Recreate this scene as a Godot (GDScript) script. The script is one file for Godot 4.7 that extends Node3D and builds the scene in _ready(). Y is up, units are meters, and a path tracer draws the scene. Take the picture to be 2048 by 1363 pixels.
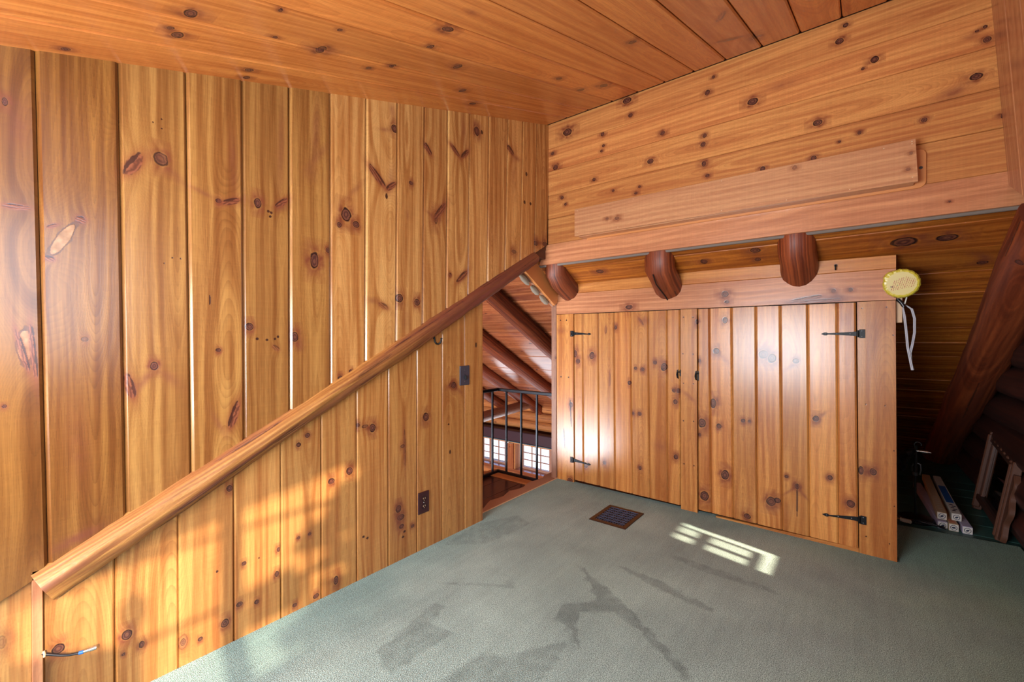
extends Node3D
# A knotty-pine attic room under a shed dormer: boarded walls, knee-wall cupboard, stair opening and a dark eave.
# Axes: x runs from the left wall (x = 0) to the gable (x = 2.45), -z runs towards the far wall, floor at y = 0. Metres.

const CAM := Vector3(1.774, 1.1, 0.0)
const ZB := -2.65            # far (horizontally boarded) wall
const RAKE := 0.531          # slope of the main roof
const GAP := 0.0007
const SUN_DIR := Vector3(-1.0, -0.49, -0.235)

var atlases := []
var mats := {}
var knots := {}
var NL := PackedByteArray()
var NT := PackedByteArray()
var NF := PackedByteArray()
var BN := PackedFloat32Array()
var rng := RandomNumberGenerator.new()

func setup_view():
	var cam := Camera3D.new()
	cam.name = "camera"
	cam.fov = rad_to_deg(2.0 * atan(681.5 / 871.0))
	cam.near = 0.05
	cam.far = 80.0
	add_child(cam)
	cam.position = CAM
	cam.rotation = Vector3(deg_to_rad(-0.29), deg_to_rad(38.28), 0)
	cam.current = true
	var env := Environment.new()
	env.background_mode = Environment.BG_SKY
	var sm := ProceduralSkyMaterial.new()
	sm.sky_top_color = Color(0.45, 0.58, 0.82)
	sm.sky_horizon_color = Color(0.86, 0.9, 0.97)
	sm.ground_bottom_color = Color(0.75, 0.77, 0.8)
	sm.ground_horizon_color = Color(0.86, 0.89, 0.94)
	sm.sky_energy_multiplier = 2.2
	sm.ground_energy_multiplier = 1.8
	var sky := Sky.new()
	sky.sky_material = sm
	env.sky = sky
	env.ambient_light_source = Environment.AMBIENT_SOURCE_SKY
	env.tonemap_mode = Environment.TONE_MAPPER_LINEAR
	env.tonemap_exposure = 0.82
	env.sdfgi_enabled = true
	env.ssao_enabled = true
	env.ssil_enabled = true
	var we := WorldEnvironment.new()
	we.name = "world_environment"
	we.environment = env
	add_child(we)
	var sun := DirectionalLight3D.new()
	sun.name = "sun"
	sun.light_color = Color(1.0, 0.93, 0.83)
	sun.light_energy = 8.0
	sun.light_angular_distance = 0.9
	sun.shadow_enabled = true
	add_child(sun)
	sun.look_at_from_position(Vector3(6, 4, 1), Vector3(6, 4, 1) + SUN_DIR, Vector3.UP)
	# daylight coming in through the six windows (areas just inside the glass)
	area("daylight_gable", Vector3(2.19, 1.42, -0.06), Vector3(-1, 0, 0), Vector2(1.1, 0.85), Color(0.86, 0.93, 1.0), 4.2)
	area("daylight_dormer", Vector3(0.78, 0.98, 0.84), Vector3(0, 0, -1), Vector2(1.2, 0.74), Color(0.94, 0.97, 1.0), 11.5)
	area("daylight_hall_front", Vector3(-1.9, -0.85, 0.66), Vector3(0, 0, -1), Vector2(2.4, 0.8), Color(0.9, 0.95, 1.0), 36.0)
	area("daylight_hall_rear", Vector3(-2.4, -0.85, -5.62), Vector3(0, 0.25, 1), Vector2(2.6, 0.5), Color(0.92, 0.96, 1.0), 4.0)

func area(nm, at, dir, size, col, energy):
	var a := AreaLight3D.new()
	a.name = nm
	a.area_size = size
	a.light_color = col
	a.light_energy = energy
	a.area_range = 14.0
	a.area_attenuation = 2.0
	a.shadow_enabled = true
	add_child(a)
	a.look_at_from_position(at, at + dir, Vector3.UP)

# ------------------------------------------------------------------ naming
func meta(o, label, category, kind = "", group = ""):
	if label != "": o.set_meta("label", label)
	if category != "": o.set_meta("category", category)
	if kind != "": o.set_meta("kind", kind)
	if group != "": o.set_meta("group", group)
	return o

var used := {}
func root(called, label, category, kind = "", group = "", at = Vector3.ZERO):
	var o := Node3D.new()
	var k = used.get(called, 0)
	used[called] = k + 1
	o.name = called if k == 0 else "%s_%03d" % [called, k]
	add_child(o)
	o.position = at
	return meta(o, label, category, kind, group)

# parts built in world places are moved under a thing that stands at its own place
func settle(o):
	for c in o.get_children(): c.position -= o.position

func part(par, called, mesh, m, label = ""):
	var o := MeshInstance3D.new()
	var n := 0
	var nm = called
	while par.has_node(NodePath(nm)):
		n += 1
		nm = "%s_%03d" % [called, n]
	o.name = nm
	o.mesh = mesh
	o.material_override = m
	par.add_child(o)
	if label != "": o.set_meta("label", label)
	return o

# ------------------------------------------------------------------ plain materials
func flat(nm, c, rough = 0.6, metal = 0.0, spec = 0.5):
	var m := StandardMaterial3D.new()
	m.resource_name = nm
	m.albedo_color = c
	m.roughness = rough
	m.metallic = metal
	m.metallic_specular = spec
	mats[nm] = m
	return m

# ------------------------------------------------------------------ computed wood
class Atlas:
	var w := 2048
	var h := 2048
	var buf := PackedByteArray()
	var x := 0
	var y := 0
	var row := 0
	var mat: StandardMaterial3D
	var kind := ""
	func _init():
		buf.resize(w * h * 3)
		buf.fill(120)
	func alloc(pw, ph):
		if x + pw > w:
			x = 0
			y += row
			row = 0
		if y + ph > h: return null
		var r := Vector2i(x, y)
		x += pw
		row = maxi(row, ph)
		return r

func noise_bytes(n, ww, hh, seed_, freq, oct):
	var f := FastNoiseLite.new()
	f.seed = seed_
	f.noise_type = FastNoiseLite.TYPE_SIMPLEX
	f.frequency = freq
	f.fractal_octaves = oct
	var im: Image = f.get_seamless_image(ww, hh)
	im.resize(n, n, Image.INTERPOLATE_CUBIC)
	im.convert(Image.FORMAT_L8)
	return im.get_data()

func setup_noise():
	NL = noise_bytes(512, 256, 256, 11, 0.02, 3)
	NT = noise_bytes(512, 128, 512, 23, 0.03, 4)
	NF = noise_bytes(512, 48, 512, 37, 0.35, 2)
	BN.resize(2048)
	var f := FastNoiseLite.new()
	f.seed = 5
	f.frequency = 0.02
	f.fractal_octaves = 4
	for i in 2048:
		BN[i] = clampf(f.get_noise_1d(i) * 1.3 + 0.5, 0, 1)

var PAL := {
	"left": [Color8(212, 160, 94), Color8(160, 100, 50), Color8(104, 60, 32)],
	"amber": [Color8(140, 94, 44), Color8(98, 56, 23), Color8(60, 32, 14)],  # darkened pine that offsets the side window's light on the nearest boards
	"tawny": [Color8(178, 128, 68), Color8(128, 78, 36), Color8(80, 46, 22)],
	"low": [Color8(188, 136, 76), Color8(150, 92, 46), Color8(104, 60, 32)],
	"far": [Color8(220, 154, 88), Color8(182, 110, 62), Color8(122, 66, 42)],
	"beam": [Color8(204, 142, 98), Color8(170, 108, 74), Color8(122, 72, 52)],
	"box": [Color8(220, 164, 116), Color8(194, 134, 94), Color8(144, 90, 64)],
	"ceil": [Color8(212, 134, 68), Color8(180, 102, 48), Color8(112, 58, 32)],
	"door": [Color8(206, 144, 78), Color8(164, 98, 48), Color8(106, 58, 34)],
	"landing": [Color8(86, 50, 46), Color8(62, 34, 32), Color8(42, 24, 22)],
	"roof": [Color8(198, 120, 44), Color8(136, 70, 26), Color8(66, 30, 14)],
	"hall": [Color8(188, 120, 76), Color8(136, 76, 48), Color8(84, 44, 34)],
	"log": [Color8(158, 80, 42), Color8(92, 38, 19), Color8(40, 16, 10)],
	"trimlog": [Color8(206, 146, 74), Color8(150, 92, 42), Color8(80, 44, 22)],
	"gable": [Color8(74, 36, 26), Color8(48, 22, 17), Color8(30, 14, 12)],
	"honey": [Color8(214, 150, 88), Color8(180, 112, 62), Color8(126, 72, 44)],
	"grey": [Color8(168, 124, 98), Color8(136, 92, 70), Color8(92, 60, 48)],
}

# paints one board (or log skin) into an atlas; p runs across the wall, q up it, both in metres
func paint(vert, p0, p1, q0, q1, res, pal, seed_, kn):
	var L = (q1 - q0) if vert else (p1 - p0)
	var Wd = (p1 - p0) if vert else (q1 - q0)
	if L * res > 2040: res = 2040.0 / L
	var ns := int(ceil(L * res)) + 2
	var nt := int(ceil(Wd * res)) + 2
	var at = null
	var A: Atlas
	var sort := "log" if pal in ["log", "gable", "trimlog", "honey", "grey"] else "board"
	for a in atlases:
		if a.kind != sort: continue
		at = a.alloc(ns, nt)
		if at != null:
			A = a
			break
	if at == null:
		A = new_atlas(sort)
		at = A.alloc(ns, nt)
	var buf := A.buf
	var ox: int = at.x
	var oy: int = at.y
	var AW := A.w
	rng.seed = seed_ * 7919 + 13
	var c: Array = PAL[pal]
	var tj := rng.randf_range(-0.07, 0.07)
	var hj := rng.randf_range(-0.1, 0.1)
	var la: Color = c[0].lerp(c[1], clampf(0.1 + hj * 1.2, 0, 0.5)) * (1.0 + tj)
	var da: Color = c[1].lerp(c[0], clampf(-hj * 1.5, 0, 0.4)) * (1.0 + tj)
	var lr := la.r8 * 1.0
	var lg := la.g8 * 1.0
	var lb := la.b8 * 1.0
	var dr := da.r8 - lr
	var dg := da.g8 - lg
	var db := da.b8 - lb
	var nr: float = c[2].r8 * 1.0
	var ng: float = c[2].g8 * 1.0
	var nb: float = c[2].b8 * 1.0
	var tc := rng.randf_range(-0.03, Wd + 0.03)
	var e0 := rng.randf_range(0.015, 0.09)
	var sl := rng.randf_range(-0.035, 0.035)
	var o1 := rng.randi() % 512
	var o2 := rng.randi() % 512
	var o3 := rng.randi() % 512
	var inv := 1.0 / rng.randf_range(0.0022, 0.0038)
	var cl := rng.randf_range(0.10, 0.24)
	var bs := rng.randf_range(1400.0, 3200.0)
	var bo := rng.randi() % 2048
	var bump := PackedFloat32Array()
	bump.resize(ns * nt)
	var mine := []
	for k in kn:
		var reach = maxf(k[3], k[4]) * 1.6
		if k[1] + reach < p0 or k[1] - reach > p1 or k[2] + reach < q0 or k[2] - reach > q1: continue
		var tt = k[1] if vert else k[2]
		if k[0] != 3 and k[0] != 1 and (tt < (p0 if vert else q0) - k[4] * 0.3 or tt > (p1 if vert else q1) + k[4] * 0.3): continue
		mine.append(k)
		if k[0] == 3 or k[0] == 4: continue
		var ca := cos(k[5])
		var sa := sin(k[5])
		var R = maxf(k[3], k[4])
		var amp = minf(k[3], k[4]) * 1.3
		# grain bends round the knot, further along the board than across it
		var ga = R * (5.0 if vert else 2.0)
		var gb = R * (2.0 if vert else 5.0)
		var ks = (k[2] - q0) if vert else (k[1] - p0)
		var kt = (k[1] - p0) if vert else (k[2] - q0)
		var i0 := maxi(0, int((ks - R * 6) * res))
		var i1 := mini(ns, int((ks + R * 6) * res))
		var j0 := maxi(0, int((kt - R * 3) * res))
		var j1 := mini(nt, int((kt + R * 3) * res))
		for j in range(j0, j1):
			var dt = (j / res - kt) / (R * 1.25)
			for i in range(i0, i1):
				var ds = (i / res - ks) / (R * 2.2)
				bump[j * ns + i] += amp * exp(-(ds * ds + dt * dt))
	var e2 := PackedFloat32Array()
	e2.resize(ns)
	for i in ns:
		var s = i / res
		var e = absf(e0 + sl * s + 0.012 * sin(s * 3.1 + o1) + 0.004 * sin(s * 9.0 + o2)) + 0.004
		e2[i] = e * e
	var fi: float = 1.0 / res
	for j in nt:
		var t := j * fi
		var dt2 := (t - tc) * (t - tc)
		var row := ((oy + j) * AW + ox) * 3
		var rl := ((int(t * 300.0) + o2) & 511) * 512
		var rt := ((int(t * 900.0) + o3) & 511) * 512
		var rf := ((int(t * 2600.0) + o1) & 511) * 512
		var bj := j * ns
		for i in ns:
			var s := i * fi
			var wob := NL[rl + ((int(s * 90.0) + o1) & 511)] * 0.00003
			var r := sqrt(dt2 + e2[i]) + wob + bump[bj + i]
			var ri := r * inv
			var f := ri - int(ri)
			var m := BN[(int(r * bs) + bo) & 2047] * 0.62 + NT[rt + ((int(s * 110.0) + o2) & 511)] * 0.0040 - 0.38
			if m < 0.0: m = 0.0
			elif m > 1.0: m = 1.0
			var ln := f * f * f * cl
			var v := 0.94 + NF[rf + ((int(s * 420.0) + o3) & 511)] * 0.0004 + BN[(int(s * 5200.0) + o1) & 2047] * 0.02
			var x := lr + dr * m
			buf[row] = int((x + (nr - x) * ln) * v)
			x = lg + dg * m
			buf[row + 1] = int((x + (ng - x) * ln) * v)
			x = lb + db * m
			buf[row + 2] = int((x + (nb - x) * ln) * v)
			row += 3
	# knots, branch spikes, stains and nail heads of this board
	for k in mine:
		var kind: int = k[0]
		var ca := cos(k[5])
		var sa := sin(k[5])
		var a := maxf(k[3], 1.2 / res)
		var b := maxf(k[4], 1.2 / res)
		var dk: float = k[6]
		var big := 2.8 if kind == 0 else (2.2 if kind == 1 or kind == 3 else 1.3)
		var R: float = maxf(a, b) * big
		var ks: float = (k[2] - q0) if vert else (k[1] - p0)
		var kt: float = (k[1] - p0) if vert else (k[2] - q0)
		for j in range(maxi(0, int((kt - R) * res)), mini(nt, int((kt + R) * res) + 1)):
			for i in range(maxi(0, int((ks - R) * res)), mini(ns, int((ks + R) * res) + 1)):
				var dp := (j * fi - kt) if vert else (i * fi - ks)
				var dq := (i * fi - ks) if vert else (j * fi - kt)
				var u := (dp * ca + dq * sa) / a
				var w := (-dp * sa + dq * ca) / b
				var n := NL[((j * 3 + o1) & 511) * 512 + ((i * 3 + o2) & 511)] * 0.004 - 0.5
				var d := sqrt(u * u + w * w) * (1.0 + n * 0.35)
				var al := 0.0
				var cr := 92.0
				var cg := 48.0
				var cb := 38.0
				if kind == 0:
					if d < 1.0:
						var g := 0.5 + 0.5 * sin(d * 11.0 + n * 4.0 + u)
						cr = 66.0 + 34.0 * g
						cg = 36.0 + 22.0 * g
						cb = 35.0 + 14.0 * g
						al = dk * (0.9 - 0.12 * g)
						if d > 0.78 + n * 0.2:
							cr = 40.0
							cg = 22.0
							cb = 22.0
							al = dk * clampf((1.0 - d) * 9.0 + 0.25, 0.0, 0.92)
					else:
						# a pale rim, then a dark halo that runs out along the grain
						var along := absf(dq if vert else dp) / maxf(a, b)
						var across := absf(dp if vert else dq) / maxf(a, b)
						var rim := exp(-(d - 1.12) * (d - 1.12) * 70.0)
						var h := exp(-(along * 0.6 + maxf(0.0, across - 0.9) * 2.2 + (d - 1.0) * 0.25)) * (1.0 - 0.6 * rim)
						al = dk * minf(0.72, h * 1.5) * (0.75 + n * 1.2)
						cr = 116.0
						cg = 60.0
						cb = 40.0
				elif kind == 1:
					if d < 1.0:
						var g := 0.5 + 0.5 * sin(w * 8.0 + u * 2.0 + n * 6.0)
						cr = 88.0 + 52.0 * g
						cg = 46.0 + 32.0 * g
						cb = 34.0 + 20.0 * g
						al = dk * clampf((1.0 - d) * 5.0, 0.0, 0.88)
						if w > 0.35 + n * 0.6 and w < 0.85:
							cr = 58.0
							cg = 30.0
							cb = 26.0
							al = dk * clampf((1.0 - d) * 7.0, 0.0, 0.85)
					if d > 0.9:
						var h2 := 0.7 * exp(-(d - 0.9) * 2.4) * (0.8 + n)
						if h2 * dk > al:
							al = dk * h2
							cr = 122.0
							cg = 62.0
							cb = 40.0
				elif kind == 2:
					if d < 1.1:
						cr = 166.0 + 50.0 * n
						cg = 124.0 + 50.0 * n
						cb = 88.0 + 50.0 * n
						al = dk * 0.7 * (0.8 + n * 0.4)
						if d > 0.88 + n * 0.2:
							cr = 66.0
							cg = 40.0
							cb = 34.0
				elif kind == 3:
					al = dk * 0.75 * exp(-d * d * 1.1) * (0.9 + n * 0.7)
					cr = 112.0
					cg = 58.0
					cb = 46.0
				else:
					if d < 0.8: al = dk * 0.85
					cr = 48.0
					cg = 26.0
					cb = 22.0
				if al > 0.01:
					var p := ((oy + j) * AW + ox + i) * 3
					buf[p] = int(buf[p] + (cr - buf[p]) * al)
					buf[p + 1] = int(buf[p + 1] + (cg - buf[p + 1]) * al)
					buf[p + 2] = int(buf[p + 2] + (cb - buf[p + 2]) * al)
	A.buf = buf
	return {"ox": ox, "oy": oy, "res": res, "vert": vert, "p0": p0, "q0": q0, "mat": A.mat, "ns": ns, "nt": nt}

func new_atlas(kind):
	var A := Atlas.new()
	A.mat = StandardMaterial3D.new()
	A.mat.resource_name = "varnished_pine"
	A.kind = kind
	A.mat.roughness = 0.25 if kind == "board" else 0.5
	A.mat.metallic_specular = 0.5
	atlases.append(A)
	return A

func finish_atlases():
	for A in atlases:
		var im := Image.create_from_data(A.w, A.h, false, Image.FORMAT_RGB8, A.buf)
		A.mat.albedo_texture = ImageTexture.create_from_image(im)
		A.mat.heightmap_enabled = true
		A.mat.heightmap_texture = A.mat.albedo_texture
		A.mat.heightmap_scale = 0.05 if A.kind == "board" else 0.5

func uvof(I, p, q):
	var s = (q - I.q0) if I.vert else (p - I.p0)
	var t = (p - I.p0) if I.vert else (q - I.q0)
	return Vector2(I.ox + 0.5 + clampf(s * I.res, 0, I.ns - 2), I.oy + 0.5 + clampf(t * I.res, 0, I.nt - 2)) / 2048.0

# ------------------------------------------------------------------ mesh helpers
func tri(st, a, b, c, n, ua, ub, uc):
	if (b - a).cross(c - a).dot(n) > 0:
		var x = b
		b = c
		c = x
		x = ub
		ub = uc
		uc = x
	st.set_normal(n)
	st.set_uv(ua)
	st.add_vertex(a)
	st.set_normal(n)
	st.set_uv(ub)
	st.add_vertex(b)
	st.set_normal(n)
	st.set_uv(uc)
	st.add_vertex(c)

func quad(st, a, b, c, d, out, ua = Vector2.ZERO, ub = Vector2.ZERO, uc = Vector2.ZERO, ud = Vector2.ZERO):
	var n: Vector3 = (c - a).cross(d - b)
	if n.length() < 1e-10: return
	n = n.normalized()
	if n.dot(out) < 0: n = -n
	tri(st, a, b, c, n, ua, ub, uc)
	tri(st, a, c, d, n, ua, uc, ud)

func begin():
	var st = SurfaceTool.new()
	st.begin(Mesh.PRIMITIVE_TRIANGLES)
	return st

func frame(o, u, v):
	return {"o": o, "u": u, "v": v, "n": u.cross(v).normalized()}

func P3(F, p, q, d):
	return F.o + F.u * p + F.v * q + F.n * d

# one board: corners bottom-left, bottom-right, top-right, top-left in wall coordinates; long edges bevelled
func board_mesh(F, cs, th, bev, bd, vert, I, face = 0.0, gap = GAP):
	var st = begin()
	cs = cs.duplicate()
	var fr = []
	for k in 4:
		var c: Vector2 = cs[k]
		var other: Vector2 = cs[[1, 0, 3, 2][k]] if vert else cs[[3, 2, 1, 0][k]]
		fr.append(c + (other - c).normalized() * bev)
	for k in 4:
		cs[k] = cs[k] + (fr[k] - cs[k]).normalized() * minf(gap, bev * 0.3)
	var cen = (cs[0] + cs[1] + cs[2] + cs[3]) / 4.0
	var C = P3(F, cen.x, cen.y, face - th * 0.5)
	var f = []
	var m = []
	var b = []
	var fu = []
	var mu = []
	for k in 4:
		f.append(P3(F, fr[k].x, fr[k].y, face))
		m.append(P3(F, cs[k].x, cs[k].y, face - bd))
		b.append(P3(F, cs[k].x, cs[k].y, face - th))
		fu.append(uvof(I, fr[k].x, fr[k].y))
		mu.append(uvof(I, cs[k].x, cs[k].y))
	quad(st, f[0], f[1], f[2], f[3], F.n, fu[0], fu[1], fu[2], fu[3])
	for k in 4:
		var l = (k + 1) % 4
		quad(st, f[k], f[l], m[l], m[k], (f[k] + f[l]) * 0.5 - C, fu[k], fu[l], mu[l], mu[k])
		quad(st, m[k], m[l], b[l], b[k], (m[k] + m[l]) * 0.5 - P3(F, cen.x, cen.y, face - bd), mu[k], mu[l], mu[l], mu[k])
	quad(st, b[0], b[1], b[2], b[3], -F.n, mu[0], mu[1], mu[2], mu[3])
	return st.commit()

func board(par, called, F, cs, vert, pal, seed_, kn, res, th = 0.02, bev = 0.006, bd = 0.005, face = 0.0, label = ""):
	var p0 = 1e9
	var p1 = -1e9
	var q0 = 1e9
	var q1 = -1e9
	for c in cs:
		p0 = minf(p0, c.x)
		p1 = maxf(p1, c.x)
		q0 = minf(q0, c.y)
		q1 = maxf(q1, c.y)
	var I = paint(vert, p0, p1, q0, q1, res, pal, seed_, kn)
	return part(par, called, board_mesh(F, cs, th, bev, bd, vert, I, face, 0.0022 if pal == "ceil" else GAP), I.mat, label)

func rect(p0, q0, p1, q1):
	return [Vector2(p0, q0), Vector2(p1, q0), Vector2(p1, q1), Vector2(p0, q1)]

# box with chamfered edges
func box_into(st, c, size, basis = Basis.IDENTITY, ch = 0.0):
	var h: Vector3 = size * 0.5
	ch = minf(ch, minf(h.x, minf(h.y, h.z)) * 0.6)
	for ax in 3:
		for sg in [-1.0, 1.0]:
			var n = Vector3.ZERO
			n[ax] = sg
			var a1 = (ax + 1) % 3
			var a2 = (ax + 2) % 3
			var vs = []
			for e in [[-1, -1], [1, -1], [1, 1], [-1, 1]]:
				var v = Vector3.ZERO
				v[ax] = sg * h[ax]
				v[a1] = e[0] * (h[a1] - ch)
				v[a2] = e[1] * (h[a2] - ch)
				vs.append(c + basis * v)
			quad(st, vs[0], vs[1], vs[2], vs[3], basis * n, Vector2(0, 0), Vector2(1, 0), Vector2(1, 1), Vector2(0, 1))
	if ch > 0:
		for ax in 3:
			var a1 = (ax + 1) % 3
			var a2 = (ax + 2) % 3
			for s1 in [-1.0, 1.0]:
				for s2 in [-1.0, 1.0]:
					var vs = []
					for e in [[-1, 0], [1, 0], [1, 1], [-1, 1]]:
						var v = Vector3.ZERO
						v[ax] = e[0] * (h[ax] - ch)
						v[a1] = s1 * (h[a1] - (ch if e[1] == 0 else 0.0))
						v[a2] = s2 * (h[a2] - (0.0 if e[1] == 0 else ch))
						vs.append(c + basis * v)
					var n = Vector3.ZERO
					n[a1] = s1
					n[a2] = s2
					quad(st, vs[0], vs[1], vs[2], vs[3], basis * n)
		for sx in [-1.0, 1.0]:
			for sy in [-1.0, 1.0]:
				for sz in [-1.0, 1.0]:
					var s = Vector3(sx, sy, sz)
					var k = Vector3(ch, ch, ch)
					var a = c + basis * (s * (h - Vector3(0, ch, ch)))
					var b = c + basis * (s * (h - Vector3(ch, 0, ch)))
					var d = c + basis * (s * (h - Vector3(ch, ch, 0)))
					tri(st, a, b, d, (basis * s).normalized(), Vector2.ZERO, Vector2.ZERO, Vector2.ZERO)

func box_mesh(c, size, ch = 0.0, basis = Basis.IDENTITY):
	var st = begin()
	box_into(st, c, size, basis, ch)
	return st.commit()

# outline extruded along the frame's normal, its front edge chamfered
func extrude_into(st, F, pts, d0, d1, ch = 0.0):
	var poly = PackedVector2Array(pts)
	if Geometry2D.is_polygon_clockwise(poly): poly.reverse()
	var top = poly
	if ch > 0:
		var o = Geometry2D.offset_polygon(poly, -ch, Geometry2D.JOIN_MITER)
		if o.size() == 1 and o[0].size() == poly.size():
			# match the start of the shrunk outline to the outline
			var q: PackedVector2Array = o[0]
			if Geometry2D.is_polygon_clockwise(q): q.reverse()
			var best = 0
			for k in q.size():
				if q[k].distance_to(poly[0]) < q[best].distance_to(poly[0]): best = k
			top = PackedVector2Array()
			for k in q.size(): top.append(q[(k + best) % q.size()])
	var ix = Geometry2D.triangulate_polygon(top)
	for k in range(0, ix.size(), 3):
		tri(st, P3(F, top[ix[k]].x, top[ix[k]].y, d1), P3(F, top[ix[k + 1]].x, top[ix[k + 1]].y, d1), P3(F, top[ix[k + 2]].x, top[ix[k + 2]].y, d1), F.n, top[ix[k]], top[ix[k + 1]], top[ix[k + 2]])
	ix = Geometry2D.triangulate_polygon(poly)
	for k in range(0, ix.size(), 3):
		tri(st, P3(F, poly[ix[k]].x, poly[ix[k]].y, d0), P3(F, poly[ix[k + 1]].x, poly[ix[k + 1]].y, d0), P3(F, poly[ix[k + 2]].x, poly[ix[k + 2]].y, d0), -F.n, Vector2.ZERO, Vector2.ZERO, Vector2.ZERO)
	var sg = signf(d1 - d0)
	for k in poly.size():
		var l = (k + 1) % poly.size()
		var e = (poly[l] - poly[k])
		var out = (F.u * e.y - F.v * e.x)
		quad(st, P3(F, poly[k].x, poly[k].y, d0), P3(F, poly[l].x, poly[l].y, d0), P3(F, poly[l].x, poly[l].y, d1 - ch * sg), P3(F, poly[k].x, poly[k].y, d1 - ch * sg), out, poly[k], poly[l], poly[l], poly[k])
		if ch > 0:
			quad(st, P3(F, poly[k].x, poly[k].y, d1 - ch * sg), P3(F, poly[l].x, poly[l].y, d1 - ch * sg), P3(F, top[l].x, top[l].y, d1), P3(F, top[k].x, top[k].y, d1), out + F.n * e.length(), poly[k], poly[l], top[l], top[k])

func extrude(F, pts, d0, d1, ch = 0.0):
	var st = begin()
	extrude_into(st, F, pts, d0, d1, ch)
	return st.commit()

func perp(d):
	var u: Vector3 = Vector3.UP if absf(d.y) < 0.9 else Vector3.RIGHT
	return d.cross(u).normalized()

# smooth tube through points, radii per point or one for all
func tube_into(st, pts, rad, seg = 10, caps = true, I = null, rough = 0.0, sd = 0):
	var n: int = pts.size()
	var side = perp((pts[1] - pts[0]).normalized())
	var rings = []
	var nrm = []
	var len = [0.0]
	for k in n:
		var d = (pts[mini(k + 1, n - 1)] - pts[maxi(k - 1, 0)]).normalized()
		side = (side - d * side.dot(d)).normalized()
		var up = d.cross(side)
		var r = rad[k] if rad is Array else rad
		if k > 0: len.append(len[-1] + pts[k].distance_to(pts[k - 1]))
		var a = []
		var b = []
		for j in seg + 1:
			var g = TAU * j / seg
			var v = side * cos(g) + up * sin(g)
			var rr = r
			if rough > 0.0: rr *= 1.0 + rough * (sin(g * 2.0 + sd + len[-1] * 1.1) + 0.7 * sin(g * 3.0 - sd * 2.0 + len[-1] * 2.3) + 0.5 * sin(g * 5.0 + sd + len[-1] * 7.0) + 0.35 * sin(g * 8.0 - sd + len[-1] * 13.0) + 0.25 * sin(len[-1] * 31.0 + g * 3.0)) * 0.6
			a.append(pts[k] + v * rr)
			b.append(v)
		rings.append(a)
		nrm.append(b)
	if rough > 0.0:
		for k in n:
			for j in seg + 1:
				var jm = (j - 1 + seg) % seg
				var jp = (j + 1) % seg
				var nn = (rings[k][jp] - rings[k][jm]).cross(rings[mini(k + 1, n - 1)][j] - rings[maxi(k - 1, 0)][j]).normalized()
				if nn.dot(nrm[k][j]) < 0: nn = -nn
				nrm[k][j] = nn
	for k in n - 1:
		for j in seg:
			var ids = [[k, j], [k, j + 1], [k + 1, j + 1], [k, j], [k + 1, j + 1], [k + 1, j]]
			for t in [0, 3]:
				var q = [ids[t], ids[t + 1], ids[t + 2]]
				var A = rings[q[0][0]][q[0][1]]
				var B = rings[q[1][0]][q[1][1]]
				var Cc = rings[q[2][0]][q[2][1]]
				if (B - A).cross(Cc - A).dot(A - pts[k]) > 0: q = [q[0], q[2], q[1]]
				for e in q:
					st.set_normal(nrm[e[0]][e[1]])
					if I != null: st.set_uv(Vector2(I.ox + 0.5 + clampf(len[e[0]] * I.res, 0, I.ns - 2), I.oy + 0.5 + (I.nt - 2) * float(e[1]) / seg) / 2048.0)
					else: st.set_uv(Vector2(len[e[0]], float(e[1]) / seg))
					st.add_vertex(rings[e[0]][e[1]])
	if caps:
		for k in [0, n - 1]:
			var d = (pts[1] - pts[0]) if k == 0 else (pts[n - 1] - pts[n - 2])
			if k == 0: d = -d
			var uvc = Vector2.ZERO
			if I != null: uvc = Vector2(I.ox + 2, I.oy + 2) / 2048.0
			for j in seg:
				tri(st, pts[k], rings[k][j], rings[k][j + 1], d.normalized(), uvc, uvc, uvc)

func tube(pts, rad, seg = 10, caps = true):
	var st = begin()
	tube_into(st, pts, rad, seg, caps)
	return st.commit()

# turned shape: profile of (radius, height) round an axis
func lathe_into(st, at, axis, prof, seg = 28):
	var side = perp(axis)
	var up = axis.cross(side)
	for k in prof.size() - 1:
		var a: Vector2 = prof[k]
		var b: Vector2 = prof[k + 1]
		var e = b - a
		for j in seg:
			var g0 = TAU * j / seg
			var g1 = TAU * (j + 1) / seg
			var r0 = side * cos(g0) + up * sin(g0)
			var r1 = side * cos(g1) + up * sin(g1)
			var out = (r0 + r1) * 0.5 * e.y - axis * e.x
			if out.length() < 1e-9: continue
			if a.x > 1e-6 and b.x > 1e-6:
				quad(st, at + axis * a.y + r0 * a.x, at + axis * a.y + r1 * a.x, at + axis * b.y + r1 * b.x, at + axis * b.y + r0 * b.x, out, Vector2(j, k), Vector2(j + 1, k), Vector2(j + 1, k + 1), Vector2(j, k + 1))
			else:
				var third = (at + axis * b.y + r0 * b.x) if a.x <= 1e-6 else (at + axis * a.y + r1 * a.x)
				var first = (at + axis * a.y) if a.x <= 1e-6 else (at + axis * a.y + r0 * a.x)
				var second = (at + axis * b.y + r1 * b.x) if b.x > 1e-6 else (at + axis * b.y)
				tri(st, first, second, third, out.normalized(), Vector2.ZERO, Vector2.ZERO, Vector2.ZERO)

func lathe(at, axis, prof, seg = 28):
	var st = begin()
	lathe_into(st, at, axis, prof, seg)
	return st.commit()

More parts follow.
